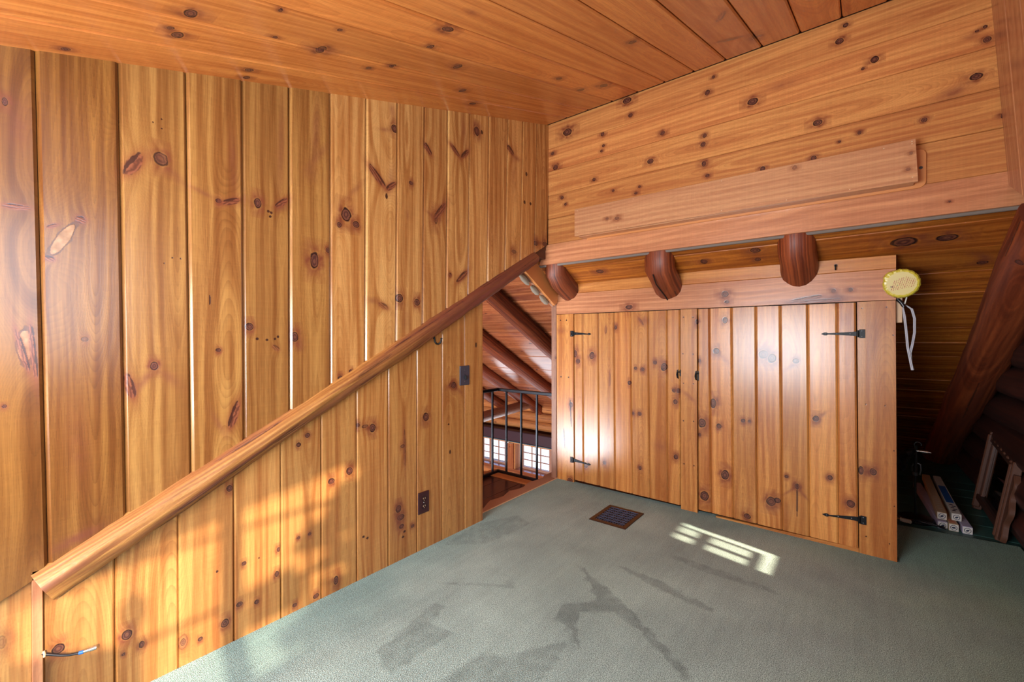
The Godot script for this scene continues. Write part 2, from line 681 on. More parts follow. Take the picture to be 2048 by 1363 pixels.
# a peeled log: slightly uneven and bowed, its skin painted along its length
var log_skins = {}
func log_mesh(a, b, r, seed_, pal, seg = 16, rings = 14, r2 = -1.0, lead = []):
	var key = "%s%d" % [pal, seed_ % 3]
	if not log_skins.has(key):
		var kk = []
		rng.seed = seed_ + 99
		for k in 9: kk.append([0, rng.randf_range(0.1, 3.9), rng.randf_range(0.03, 0.57), rng.randf_range(0.010, 0.018), rng.randf_range(0.008, 0.014), 0.0, 0.8])
		for k in 26: kk.append([3, rng.randf_range(0.0, 4.0), rng.randf_range(0.0, 0.6), rng.randf_range(0.08, 0.35), rng.randf_range(0.012, 0.045), rng.randf_range(-0.06, 0.06), rng.randf_range(0.4, 0.9)])
		for k in 14: kk.append([4, rng.randf_range(0.0, 4.0), rng.randf_range(0.0, 0.6), rng.randf_range(0.1, 0.4), 0.0022, rng.randf_range(-0.03, 0.03), 0.75])
		if pal == "trimlog":
			for k in 16: kk.append([3, rng.randf_range(1.7, 3.2), rng.randf_range(0.0, 0.6), rng.randf_range(0.25, 0.6), rng.randf_range(0.08, 0.25), 0.0, 0.95])
			for k in 60: kk.append([1, rng.randf_range(0.0, 3.2), rng.randf_range(0.0, 0.6), rng.randf_range(0.06, 0.40), rng.randf_range(0.005, 0.020), rng.randf_range(-0.05, 0.05), rng.randf_range(0.5, 0.95)])
		log_skins[key] = paint(false, 0.0, 4.0, 0.0, 0.6, 300.0, pal, 300 + seed_ % 3 + pal.length() * 7, kk)
	var I = log_skins[key]
	rng.seed = seed_ * 31 + 7
	if r2 < 0: r2 = r * 0.94
	var pts = []
	var rad = []
	var d = (b - a)
	var sd = perp(d.normalized())
	var up = d.normalized().cross(sd)
	var w1 = rng.randf_range(0, TAU)
	var w2 = rng.randf_range(0, TAU)
	for k in rings + 1:
		var t = float(k) / rings
		pts.append(a + d * t + (sd * sin(t * 5.0 + w1) + up * sin(t * 4.0 + w2)) * r * 0.05)
		rad.append(lerpf(r, r2, t) * (1.0 + 0.03 * sin(t * 17.0 + w2) + rng.randf_range(-0.025, 0.025)))
	for e in lead:
		pts.push_front(e)
		rad.push_front(r)
	var st = begin()
	tube_into(st, pts, rad, seg, true, I, 0.13 if pal == "trimlog" else rng.randf_range(0.04, 0.07), seed_)
	return [st.commit(), I.mat]

# ------------------------------------------------------------------ the setting
func rake(p): return 0.459 + RAKE * (p - 0.149)
func ceil_y(p): return 1.845 + 0.303 * p

var FA := {}
var FL := {}
var FB := {}
var FD := {}
var FC := {}
var FR := {}

func setup_frames():
	FA = frame(Vector3(0.02, 0, 0), Vector3(0, 0, -1), Vector3.UP)
	FL = frame(Vector3(0, 0, 0), Vector3(0, 0, -1), Vector3.UP)
	FB = frame(Vector3(0, 0, ZB), Vector3.RIGHT, Vector3.UP)
	FD = frame(Vector3(0, 0, -2.9123), Vector3(1, 0, 0.0285), Vector3.UP)
	var v := Vector3(0, 0.303, -1).normalized()
	FC = {"o": Vector3(0, 1.845, 0), "u": Vector3.RIGHT, "v": v, "n": -Vector3.RIGHT.cross(v)}
	v = Vector3(0, -0.53, -1).normalized()
	FR = {"o": Vector3(0, 1.6546, -2.65), "u": Vector3.RIGHT, "v": v, "n": Vector3(0, -1, 0.53).normalized()}

func left_wall():
	var w = root("wall_left", "pine board wall on the left with a sloping log trim across it", "wall", "structure")
	var top = [-0.04, 0.129, 0.300, 0.470, 0.639, 0.809, 0.978, 1.152, 1.325, 1.494, 1.660, 1.831, 2.001, 2.184, 2.346, 2.509, 2.668]
	var bot = [-0.02, 0.149, 0.314, 0.482, 0.643, 0.808, 0.976, 1.144, 1.312, 1.478, 1.644, 1.813, 1.982, 2.149, 2.312, 2.474, 2.640]
	for k in range(-4, 16):
		var t0 = top[k] if k >= 0 else -0.04 + 0.17 * k
		var t1 = top[k + 1] if k >= -1 else -0.04 + 0.17 * (k + 1)
		var b0 = bot[k] if k >= 0 else -0.02 + 0.17 * k
		var b1 = bot[k + 1] if k >= -1 else -0.02 + 0.17 * (k + 1)
		var z = 1.15 + maxf(0, t0) * 0.72
		var cs = [Vector2(b0, maxf(0.0, rake(b0))), Vector2(b1, maxf(0.0, rake(b1))), Vector2(t1, ceil_y(t1)), Vector2(t0, ceil_y(t0))]
		board(w, "plank", FA, cs, true, "amber" if k < 2 else ("tawny" if k < 6 else "left"), 20 + k, knots.A, clampf(980.0 / z, 120, 820) if k >= 0 else 60.0, 0.02, 0.009, 0.008, rng_face(k))  # boards near the side window coloured darker to balance its light
	var jp = [0.138, 0.290, 0.449, 0.615, 0.780, 0.945, 1.112, 1.282, 1.457, 1.632, 1.805, 1.966]
	for k in 11:
		var z: float = 1.15 + jp[k] * 0.75
		var cs = [Vector2(jp[k], -0.01), Vector2(jp[k + 1], -0.01), Vector2(jp[k + 1], rake(jp[k + 1])), Vector2(jp[k], rake(jp[k]))]
		board(w, "lower_plank", FL, cs, true, "low", 50 + k, knots.L, clampf(980.0 / z, 120, 820), 0.02, 0.006, 0.006)
	# panel and post left of the recess
	for k in 3:
		board(w, "lower_plank", FL, rect(-0.75 + 0.29 * k, -0.01, -0.46 + 0.29 * k, maxf(0.02, rake(-0.75 + 0.29 * k) + 0.01) if k < 2 else 0.45), true, "low", 70 + k, [[0, 0.065, 0.3, 0.008, 0.02, 0, 0.4]], 500.0, 0.02, 0.003, 0.003, 0.008)
	board(w, "post", FL, rect(0.117, -0.01, 0.139, 0.466), true, "beam", 75, [], 700.0, 0.05, 0.002, 0.002, 0.02)
	part(w, "framing", box_mesh(Vector3(-0.07, 0.6, -0.6), Vector3(0.08, 1.4, 2.7)), mats.dark_wood)
	var FW = frame(Vector3(-0.11, 0, 0), Vector3(0, 0, -1), Vector3.UP)
	part(w, "sheathing", extrude(FW, [Vector2(-1.0, 0.0), Vector2(-0.75, rake(-0.75) - 0.02), Vector2(2.47, rake(2.47)), Vector2(2.75, 1.67), Vector2(2.75, 2.75), Vector2(-1.0, 1.6)], 0.0, 0.107), mats.dark_wood)
	# half log along the rake
	var a = []
	var lt = root("trim_1", "half-round log trim rising diagonally across the left board wall", "trim", "structure")
	var r = log_mesh(Vector3(0.006, rake(0.14) - 0.043, -0.141), Vector3(0.006, rake(2.49) - 0.034, -2.49), 0.052, 3, "trimlog", 28, 60, 0.04)
	part(lt, "half_log", r[0], r[1])

func rng_face(k):
	return 0.0015 * sin(k * 2.7)

func far_wall():
	var w = root("wall_far", "upper wall of horizontal knotty pine boards above the knee wall", "wall", "structure")
	var ys = [2.652, 2.474, 2.309, 2.134, 1.966, 1.783]
	for k in 5:
		board(w, "plank", FB, rect(0.018, ys[k + 1], 2.30, ys[k]), false, "far", 90 + k, knots.B, 560.0, 0.02, 0.0035, 0.004, 0.0)
	board(w, "beam_board", FB, [Vector2(-0.058, 1.639), Vector2(2.5, 1.639), Vector2(2.5, 1.783), Vector2(-0.005, 1.783)], false, "beam", 97, knots.B, 560.0, 0.022, 0.002, 0.002, 0.004)
	part(w, "ridge_board", box_mesh(Vector3(1.2, 1.636, -2.678), Vector3(2.6, 0.018, 0.016), 0.003), mats.grey_wood, "rough grey board edge under the beam")
	part(w, "sheathing", box_mesh(Vector3(1.2, 2.23, -2.73), Vector3(2.9, 1.2, 0.09)), mats.dark_wood)

func ceiling():
	var w = root("ceiling", "sloping ceiling of orange pine boards", "ceiling", "structure")
	var xs = [-0.01, 0.184, 0.352, 0.527, 0.697, 0.866, 1.034, 1.203, 1.380, 1.549, 1.717, 1.886, 2.055, 2.224, 2.393]
	for k in 14:
		board(w, "plank", FC, rect(xs[k], -1.05, xs[k + 1], 2.746), true, "ceil", 110 + k, knots.C, 500.0 if k < 11 else 200.0, 0.02, 0.008, 0.006)
	var C = FC.o + FC.v * 0.86 - FC.n * 0.09 + Vector3(1.2, 0, 0)
	part(w, "sheathing", box_mesh(C, Vector3(2.9, 0.12, 4.0), 0.0, Basis(Vector3.RIGHT, -FC.n, -FC.v)), mats.dark_wood)

func cheek_wall():
	# right side of the dormer, mirrored from the left wall; its window lies beside the camera
	var w = root("wall_right", "narrow glimpse of the right board wall at the picture's edge", "wall", "structure")
	var up = Vector3(-0.066, 1, 0)
	var F = {"o": Vector3(2.375, 0, 0), "u": Vector3(0, 0, -1), "v": up, "n": Vector3(-1, -0.066, 0).normalized()}
	for k in range(-6, 16):
		var p0 = 2.655 - 0.17 * (k + 1)
		var p1 = p0 + 0.17
		var lo0 = maxf(0.0, rake(p0) - 0.06)
		var lo1 = maxf(0.0, rake(p1) - 0.06)
		if p0 > 0.60 or p1 < -0.48:
			board(w, "plank", F, [Vector2(p0, lo0), Vector2(p1, lo1), Vector2(p1, ceil_y(p1) + 0.01), Vector2(p0, ceil_y(p0) + 0.01)], true, "beam", 140 + k, [], 420.0 if k == 0 else 60.0, 0.03, 0.006, 0.006)
		else:
			board(w, "plank", F, [Vector2(p0, lo0), Vector2(p1, lo1), Vector2(p1, 0.98), Vector2(p0, 0.98)], true, "beam", 140 + k, [], 60.0, 0.03, 0.004, 0.004)
			board(w, "plank", F, [Vector2(p0, 1.84), Vector2(p1, 1.84), Vector2(p1, ceil_y(p1) + 0.01), Vector2(p0, ceil_y(p0) + 0.01)], true, "beam", 180 + k, [], 60.0, 0.03, 0.004, 0.004)
	var FO = frame(Vector3(2.36, 0, 0), Vector3(0, 0, -1), Vector3.UP)
	part(w, "sheathing", extrude(FO, [Vector2(0.62, 0.62), Vector2(2.75, 1.8), Vector2(2.75, 2.75), Vector2(0.62, 2.1)], 0.0, 0.06), mats.dark_wood)
	part(w, "sheathing", extrude(FO, [Vector2(-1.0, 0.0), Vector2(-0.5, 0.0), Vector2(-0.5, 1.75), Vector2(-1.0, 1.6)], 0.0, 0.06), mats.dark_wood)
	part(w, "sheathing", extrude(FO, [Vector2(-0.5, 0.0), Vector2(0.62, 0.62), Vector2(0.62, 0.96), Vector2(-0.5, 0.96)], 0.0, 0.06), mats.dark_wood)
	part(w, "sheathing", extrude(FO, [Vector2(-0.5, 1.88), Vector2(0.62, 1.88), Vector2(0.62, 2.1), Vector2(-0.5, 1.8)], 0.0, 0.06), mats.dark_wood)
	window("window_3", Vector3(2.33, 1.41, -0.06), Vector3(0, 0, -1), 1.12, 0.86, 2, 2, 3, "side window of the room beside the camera", 0.035, 0.014, mats.dimming_glass)

# outside the side window: overhang and spruce, unseen, added to shape the sun
func outside():
	var o = root("added_overhang", "overhang added outside the side window, out of sight, cutting the sun", "roof", "structure")
	part(o, "sun_blocker", box_mesh(Vector3(2.95, 2.14, -0.1), Vector3(0.3, 0.26, 2.4), 0.01, Basis(Vector3.RIGHT, 0.18)), mats.dark_wood)
	var t = root("added_spruce", "young spruce added outside the side window, out of sight, shading the lower left wall", "tree", "", "", Vector3(3.6, -2.4, -0.64))
	part(t, "trunk", tube([Vector3.ZERO, Vector3(0, 5.2, 0)], [0.09, 0.02], 10), mats.dark_wood)
	var st = begin()
	rng.seed = 77
	for k in 2600:
		var h = 1.2 + 4.2 * (1.0 - sqrt(rng.randf()))
		var rmax = 0.61 * (5.43 - h) * (0.86 + 0.14 * sin(h * 14.0))
		var a = rng.randf_range(0, TAU)
		var r = rmax * sqrt(rng.randf_range(0.05, 1.0))
		if 3.6 + cos(a) * r < 2.98: continue
		var out = Vector3(cos(a), -0.25, sin(a)).normalized()
		var sd = Vector3(-sin(a), 0, cos(a))
		var c = Vector3(cos(a) * r, h, sin(a) * r)
		var l = 0.11
		quad(st, c - out * l - sd * 0.035, c + out * l - sd * 0.02, c + out * l + sd * 0.02, c - out * l + sd * 0.035, Vector3.UP)
		quad(st, c - out * l - Vector3(0, 0.04, 0), c + out * l - Vector3(0, 0.02, 0), c + out * l + Vector3(0, 0.02, 0), c - out * l + Vector3(0, 0.04, 0), sd)
	part(t, "foliage", st.commit(), mats.needles).set_meta("kind", "stuff")

# a casement: sashes of panes between muntins, its plane through centre, u along its width
func window(nm, c, u, ww, hh, nsash, cols, rows, label, stile = 0.035, mun = 0.014, gl = null):
	var w = root(nm, label, "window", "structure")
	var F = frame(c, u, Vector3.UP)
	var B = Basis(u, Vector3.UP, F.n)
	var sw: float = ww / nsash
	for s in nsash:
		var x0: float = -ww / 2 + s * sw
		var sash = part(w, "sash", null, mats.sash)
		var st = begin()
		for e in [[x0 + stile / 2, 0, stile, hh], [x0 + sw - stile / 2, 0, stile, hh]]:
			box_into(st, P3(F, e[0], e[1], 0), Vector3(e[2], e[3], 0.04), B, 0.004)
		for e in [-1, 1]:
			box_into(st, P3(F, x0 + sw / 2, e * (hh / 2 - stile / 2), 0), Vector3(sw - 2 * stile, stile, 0.04), B, 0.004)
		sash.mesh = st.commit()
		var iw: float = sw - 2 * stile
		var ih: float = hh - 2 * stile
		for k in range(1, cols):
			part(sash, "muntin", box_mesh(P3(F, x0 + stile + iw * k / cols, 0, 0), Vector3(mun, ih, 0.024), 0.003, B), mats.sash)
		for k in range(1, rows):
			part(sash, "muntin", box_mesh(P3(F, x0 + sw / 2, -ih / 2 + ih * k / rows, 0), Vector3(iw, mun, 0.024), 0.003, B), mats.sash)
		for i in cols:
			for j in rows:
				part(sash, "pane", box_mesh(P3(F, x0 + stile + iw * (i + 0.5) / cols, -ih / 2 + ih * (j + 0.5) / rows, -0.004), Vector3(iw / cols, ih / rows, 0.003), 0.0, B), gl if gl else mats.glass)
	return w

func gable_wall():
	var w = root("wall_gable", "dark log gable wall at the right of the eave", "wall", "structure")
	var k = 0
	var y = 0.09
	while y < 1.7:
		var z0 = -2.65 - (1.68 - y) / 0.53       # meets the far roof
		var z1 = -0.149 - (y - 0.43) / RAKE        # meets the near roof
		z1 = minf(z1, 0.95)
		if z1 > z0 + 0.2:
			var spans = [[z0, z1]]
			if y > 0.46 and y < 0.92: spans = [[z0, -2.33], [-2.0, z1]]
			for s in spans:
				if s[1] - s[0] < 0.1: continue
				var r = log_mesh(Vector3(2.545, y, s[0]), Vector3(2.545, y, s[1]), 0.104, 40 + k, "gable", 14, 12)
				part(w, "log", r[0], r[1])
				k += 1
		y += 0.188
	var FX = frame(Vector3(2.695, 0, 0), Vector3(0, 0, -1), Vector3.UP)
	part(w, "sheathing", extrude(FX, [Vector2(-1.0, -0.1), Vector2(2.045, -0.1), Vector2(2.045, rake(2.045) + 0.25), Vector2(-0.5, rake(-0.5) + 0.25), Vector2(-1.0, 0.2)], 0.0, -0.05), mats.dark_wood)
	part(w, "sheathing", extrude(FX, [Vector2(2.285, -0.1), Vector2(6.2, -0.1), Vector2(6.2, 0.1), Vector2(2.65, 1.95), Vector2(2.285, 1.85)], 0.0, -0.05), mats.dark_wood)
	part(w, "sheathing", box_mesh(Vector3(2.67, 0.24, -2.165), Vector3(0.05, 0.68, 0.25)), mats.dark_wood)
	part(w, "sheathing", box_mesh(Vector3(2.67, 1.375, -2.165), Vector3(0.05, 1.07, 0.25)), mats.dark_wood)
	window("window_4", Vector3(2.56, 0.705, -2.155), Vector3(0, 0, -1), 0.21, 0.27, 1, 2, 2, "small gable window low in the log wall", 0.014, 0.03)

func roof():
	var w = root("ceiling_eave", "dark underside of the log roof, boards running along the eave", "roof", "structure")
	var q = 0.0
	for k in 20:
		var q1 = 0.095 + 0.19 * k
		board(w, "plank", FR, rect(-0.085, q, 2.62, q1), false, "roof", 200 + k, knots.R, 330.0 if k < 10 else 200.0, 0.02, 0.003, 0.004, 0.002 * sin(k * 1.9))
		rng.seed = 500 + k
		var kk = knots.R.duplicate()
		for j in 9: kk.append([3, rng.randf_range(-4.0, -0.2), rng.randf_range(q, q1), rng.randf_range(0.05, 0.28), rng.randf_range(0.015, 0.04), rng.randf_range(-0.12, 0.12), rng.randf_range(0.5, 1.0)])
		for j in 5: kk.append([0, rng.randf_range(-4.0, -0.2), rng.randf_range(q, q1), rng.randf_range(0.01, 0.02), rng.randf_range(0.008, 0.014), 0.0, 1.0])
		board(w, "plank", FR, rect(-5.1, q, -0.09, q1), false, "hall", 230 + k, kk, 240.0 if k < 16 else 90.0, 0.02, 0.005, 0.006, 0.003 * sin(k * 2.3))
		q = q1
	var v = FR.v
	part(w, "sheathing", box_mesh(FR.o + v * 1.98 - FR.n * 0.1 + Vector3(-1.25, 0, 0), Vector3(8.0, 0.12, 3.84), 0.0, Basis(Vector3.RIGHT, -FR.n, -v)), mats.dark_wood)
	# near slope over the hall (left of the room) and the strip beside the dormer
	var vn = Vector3(0, -RAKE, 1).normalized()
	var nn = Vector3(0, -1, -RAKE).normalized()
	for e in [[-5.2, -0.02], [2.40, 2.72]]:
		part(w, "near_slope", box_mesh(Vector3((e[0] + e[1]) / 2, 1.76, -2.65) + vn * 1.9 - nn * 0.06, Vector3(e[1] - e[0], 0.12, 3.9), 0.0, Basis(Vector3.RIGHT, -nn, vn)), mats.dark_wood if e[0] > 0 else mats.hall_wood)
	part(w, "ridge_cap", box_mesh(Vector3(-2.65, 1.8, -2.65), Vector3(5.3, 0.12, 0.5)), mats.dark_wood)
	part(w, "ridge_cap", box_mesh(Vector3(2.57, 1.88, -2.65), Vector3(0.34, 0.12, 0.5)), mats.dark_wood)

func rafters():
	var xs = [0.035, 0.805, 1.53, -0.70, -1.45, -2.19, -2.93, -3.68]
	var drop = [0.028, 0.078, 0.052, 0.06, 0.06, 0.06, 0.06, 0.06]
	var labels = ["first peeled log rafter end above the left cupboard door, next to the stair opening", "middle peeled log rafter end above the knee-wall cupboard, with a long crack", "third peeled log rafter end above the right cupboard door",
		"nearest log rafter over the stair opening", "second log rafter over the stair opening, lower than the nearest", "third log rafter over the stair opening, partly behind the board wall's edge", "fourth log rafter over the stair opening, lowest on the left", "log rafter over the hall, farthest to the left"]
	for k in 8:
		var r = 0.084 if k != 1 else 0.088
		var lead = []
		var a = Vector3(xs[k], 1.6546 - drop[k], -2.65) - FR.v * 0.05
		var b = a + FR.v * 3.6
		if k < 3:
			a = Vector3(xs[k], 1.6546 - drop[k], -2.65) + FR.v * 0.17
			b = a + FR.v * 1.1
			# the upper end bends up behind the wall of horizontal boards
			lead = [a + Vector3(-0.001, 0.045, 0.062), a + Vector3(-0.002, 0.10, 0.064), a + Vector3(-0.002, 0.2, 0.050)]
		var m = log_mesh(a, b, r, 60 + k, "log", 18, 20, -1.0, lead)
		var o = root("rafter_log", labels[k], "rafter", "", "log rafters under the roof boards", a)
		var mi = part(o, "log", m[0], m[1])
		mi.position = -a
		if k == 1:
			var st = begin()
			tube_into(st, [a + Vector3(-0.018, 0.0, 0.142), a + Vector3(-0.016, -0.055, 0.09), a + Vector3(-0.014, -0.085, 0.02), a + FR.v * 0.06 + Vector3(-0.008, -0.093, 0.0), a + FR.v * 0.2 + Vector3(0.0, -0.092, 0)], 0.004, 6)
			part(o, "crack", st.commit(), mats.black).position = -a
	var g = root("gable_rafter", "thick dark log rafter slanting down along the gable at the right edge", "rafter", "", "", Vector3(2.40, 1.59, -2.6))
	var m2 = log_mesh(Vector3(2.385, 1.6546 - 0.06, -2.62), Vector3(2.385, 1.6546 - 0.06, -2.62) + FR.v * 3.6, 0.105, 77, "log", 20, 24, 0.115)
	part(g, "log", m2[0], m2[1]).position = -g.position
	var t = root("tie_beam", "grey-brown log tie beam crossing the hall behind the railing", "beam", "", "", Vector3(-2.2, 0.07, -3.5))
	var m3 = log_mesh(Vector3(-2.2, -0.02, -3.2), Vector3(-2.2, 0.10, -5.75), 0.075, 83, "grey", 16, 16)
	part(t, "log", m3[0], m3[1]).position = -t.position

func knee_wall():
	var w = root("wall_knee", "low pine knee wall with two cupboard doors under the roof slope", "wall", "structure")
	var jt = [-0.079, 0.077, 0.156, 0.287, 0.415, 0.541, 0.667, 0.796, 0.881, 0.987, 1.060, 1.186, 1.316, 1.438, 1.567, 1.696, 1.776, 1.929]
	var jb = [-0.071, 0.083, 0.166, 0.297, 0.425, 0.554, 0.679, 0.802, 0.887, 0.994, 1.073, 1.198, 1.326, 1.452, 1.580, 1.706, 1.790, 1.939]
	for k in [0, 8, 16]:
		var e0 = 0.0 if k == 0 else 0.0015
		var e1 = 0.0 if k == 16 else 0.0015
		board(w, "stile", FD, [Vector2(jb[k] + e0, -0.012), Vector2(jb[k + 1] - e1, -0.012), Vector2(jt[k + 1] - e1, 1.2895), Vector2(jt[k] + e0, 1.2895)], true, "door", 260 + k, knots.D, 460.0, 0.022, 0.0015, 0.0015)
	board(w, "header_board", FD, rect(-0.079, 1.2915, 1.929, 1.4475), false, "beam", 265, knots.D, 460.0, 0.022, 0.002, 0.002)
	board(w, "top_strip", FD, [Vector2(0.06, 1.447), Vector2(1.929, 1.447), Vector2(1.929, 1.5165), Vector2(0.06, 1.545)], false, "door", 266, [], 420.0, 0.02, 0.004, 0.004, -0.006)
	board(w, "floor_strip", FD, [Vector2(1.1, -0.012), Vector2(1.79, -0.012), Vector2(1.79, 0.022), Vector2(1.1, 0.008)], false, "door", 267, [], 300.0, 0.02, 0.001, 0.001, -0.003)
	part(w, "sheathing", box_mesh(FD.o + Vector3(0.93, 0.66, -0.022), Vector3(1.99, 1.30, 0.02), 0.0, Basis(Vector3.UP, -0.0285)), mats.black)
	for d in 2:
		var first = 1 if d == 0 else 9
		var dr = root("door_%d" % (d + 1), "left cupboard door in the knee wall, hinged beside the stair opening" if d == 0 else "right cupboard door in the knee wall, hinged beside the dark eave", "door", "structure")
		for k in range(first, first + 7):
			var e0 = 0.0018 if k == first else 0.0
			var e1 = 0.0018 if k == first + 6 else 0.0
			board(dr, "plank", FD, [Vector2(jb[k] + e0, 0.022), Vector2(jb[k + 1] - e1, 0.022), Vector2(jt[k + 1] - e1, 1.287), Vector2(jt[k] + e0, 1.287)], true, "door", 270 + k, knots.D, 470.0, 0.02, 0.0085, 0.007)
		for h in 2:
			if d == 0: hinge(dr, Vector2(0.080, 1.139 if h == 0 else 0.171), 1.0, 0.152, -0.004 if h == 0 else -0.008)
			else: hinge(dr, Vector2(1.782 if h == 0 else 1.790, 1.126 if h == 0 else 0.172), -1.0, 0.155, 0.0 if h == 0 else -0.012)
		latch(dr, Vector2(0.8735, 0.872) if d == 0 else Vector2(0.988, 0.868), d == 0)
	# closing board and post at the stair end
	var t = root("trim_2", "sawn post and slanting closing board at the stair end of the knee wall", "trim", "structure")
	var FX = frame(Vector3(-0.085, 0, 0), Vector3(0, 0, -1), Vector3.UP)
	var c = [Vector2(2.47, 1.585), Vector2(2.87, 1.36), Vector2(2.905, 1.385), Vector2(2.93, 1.475), Vector2(2.63, 1.648), Vector2(2.49, 1.66)]
	part(t, "closing_board", extrude(FX, c, 0.0, 0.022, 0.002), mats.pine_plain)
	board(t, "post", frame(Vector3(0, 0, -2.92), Vector3.RIGHT, Vector3.UP), rect(-0.132, -0.2, -0.081, 1.375), true, "grey", 292, [[0, -0.09, 0.95, 0.006, 0.01, 0, 0.8]], 420.0, 0.07, 0.004, 0.004)
	board(t, "edge_board", frame(Vector3(-0.085, 0, 0), Vector3(0, 0, -1), Vector3.UP), [Vector2(2.46, 1.585), Vector2(2.885, 1.350), Vector2(2.895, 1.376), Vector2(2.47, 1.610)], false, "grey", 293, [], 300.0, 0.02, 0.002, 0.002)
	var ch = [[Vector3(-0.105, 1.528, -2.525), 0.05], [Vector3(-0.105, 1.460, -2.655), 0.042], [Vector3(-0.105, 1.398, -2.775), 0.045]]
	for e in ch:
		var d = Vector3(0, -0.5, -0.86).normalized()
		var pts = []
		var rad = []
		for k in 9:
			var s = -1.0 + k / 4.0
			pts.append(e[0] + d * e[1] * s * 1.35)
			rad.append(maxf(0.003, 0.021 * sqrt(maxf(0.0, 1.0 - s * s)) * (1.0 + 0.08 * sin(k * 2.3))))
		part(t, "chinking", tube(pts, rad, 12), mats.chink, "pale lump of chinking")

func hinge(dr, at, dir, ln, rise):
	var o = part(dr, "strap_hinge", null, mats.iron, "black iron strap hinge with a pointed tip")
	var st = begin()
	var F = {"o": P3(FD, at.x, at.y, 0.0005), "u": FD.u * dir, "v": FD.v, "n": FD.n}
	extrude_into(st, F, [Vector2(-0.030, -0.022), Vector2(-0.006, -0.022), Vector2(-0.006, 0.022), Vector2(-0.030, 0.022)], 0.0, 0.003, 0.0008)
	var pts = [Vector2(0.004, -0.012), Vector2(0.02, -0.010), Vector2(ln * 0.80, -0.0035 + rise), Vector2(ln * 0.84, -0.008 + rise), Vector2(ln * 0.90, -0.008 + rise), Vector2(ln, rise), Vector2(ln * 0.90, 0.008 + rise), Vector2(ln * 0.84, 0.008 + rise), Vector2(ln * 0.80, 0.0035 + rise), Vector2(0.02, 0.010), Vector2(0.004, 0.012)]
	extrude_into(st, F, pts, 0.0, 0.003, 0.0006)
	tube_into(st, [P3(F, -0.001, -0.018, 0.004), P3(F, -0.001, 0.018, 0.004)], 0.0052, 10)
	o.mesh = st.commit()
	for e in [Vector2(-0.018, 0.014), Vector2(-0.018, -0.014), Vector2(0.03, rise * 0.2), Vector2(ln * 0.55, rise * 0.6), Vector2(ln * 0.87, rise)]:
		part(o, "rivet", lathe(P3(F, e.x, e.y, 0.003), FD.n, [Vector2(0.0034, 0), Vector2(0.0028, 0.0012), Vector2(0, 0.0018)], 10), mats.iron_worn)

func latch(dr, at, double):
	var o = part(dr, "turn_latch", null, mats.iron, "small black iron latch")
	var st = begin()
	var F = {"o": P3(FD, at.x, at.y, 0.0005), "u": FD.u, "v": FD.v, "n": FD.n}
	extrude_into(st, F, [Vector2(-0.011, -0.026), Vector2(-0.002, -0.03), Vector2(-0.002, 0.03), Vector2(-0.011, 0.026)], 0, 0.003, 0.0006)
	if double: extrude_into(st, F, [Vector2(0.006, -0.012), Vector2(0.014, -0.016), Vector2(0.014, 0.030), Vector2(0.006, 0.026)], 0, 0.003, 0.0006)
	else: extrude_into(st, F, [Vector2(0.002, -0.028), Vector2(0.011, -0.032), Vector2(0.011, 0.028), Vector2(0.002, 0.030)], 0, 0.003, 0.0006)
	tube_into(st, [P3(F, -0.009, 0.012, 0.008), P3(F, 0.012, 0.014, 0.009)], 0.004, 8)
	tube_into(st, [P3(F, -0.006, 0.016, 0.010), P3(F, -0.008, -0.004, 0.016), P3(F, -0.004, -0.022, 0.014), P3(F, 0.001, -0.028, 0.009)], 0.0035, 8)
	o.mesh = st.commit()

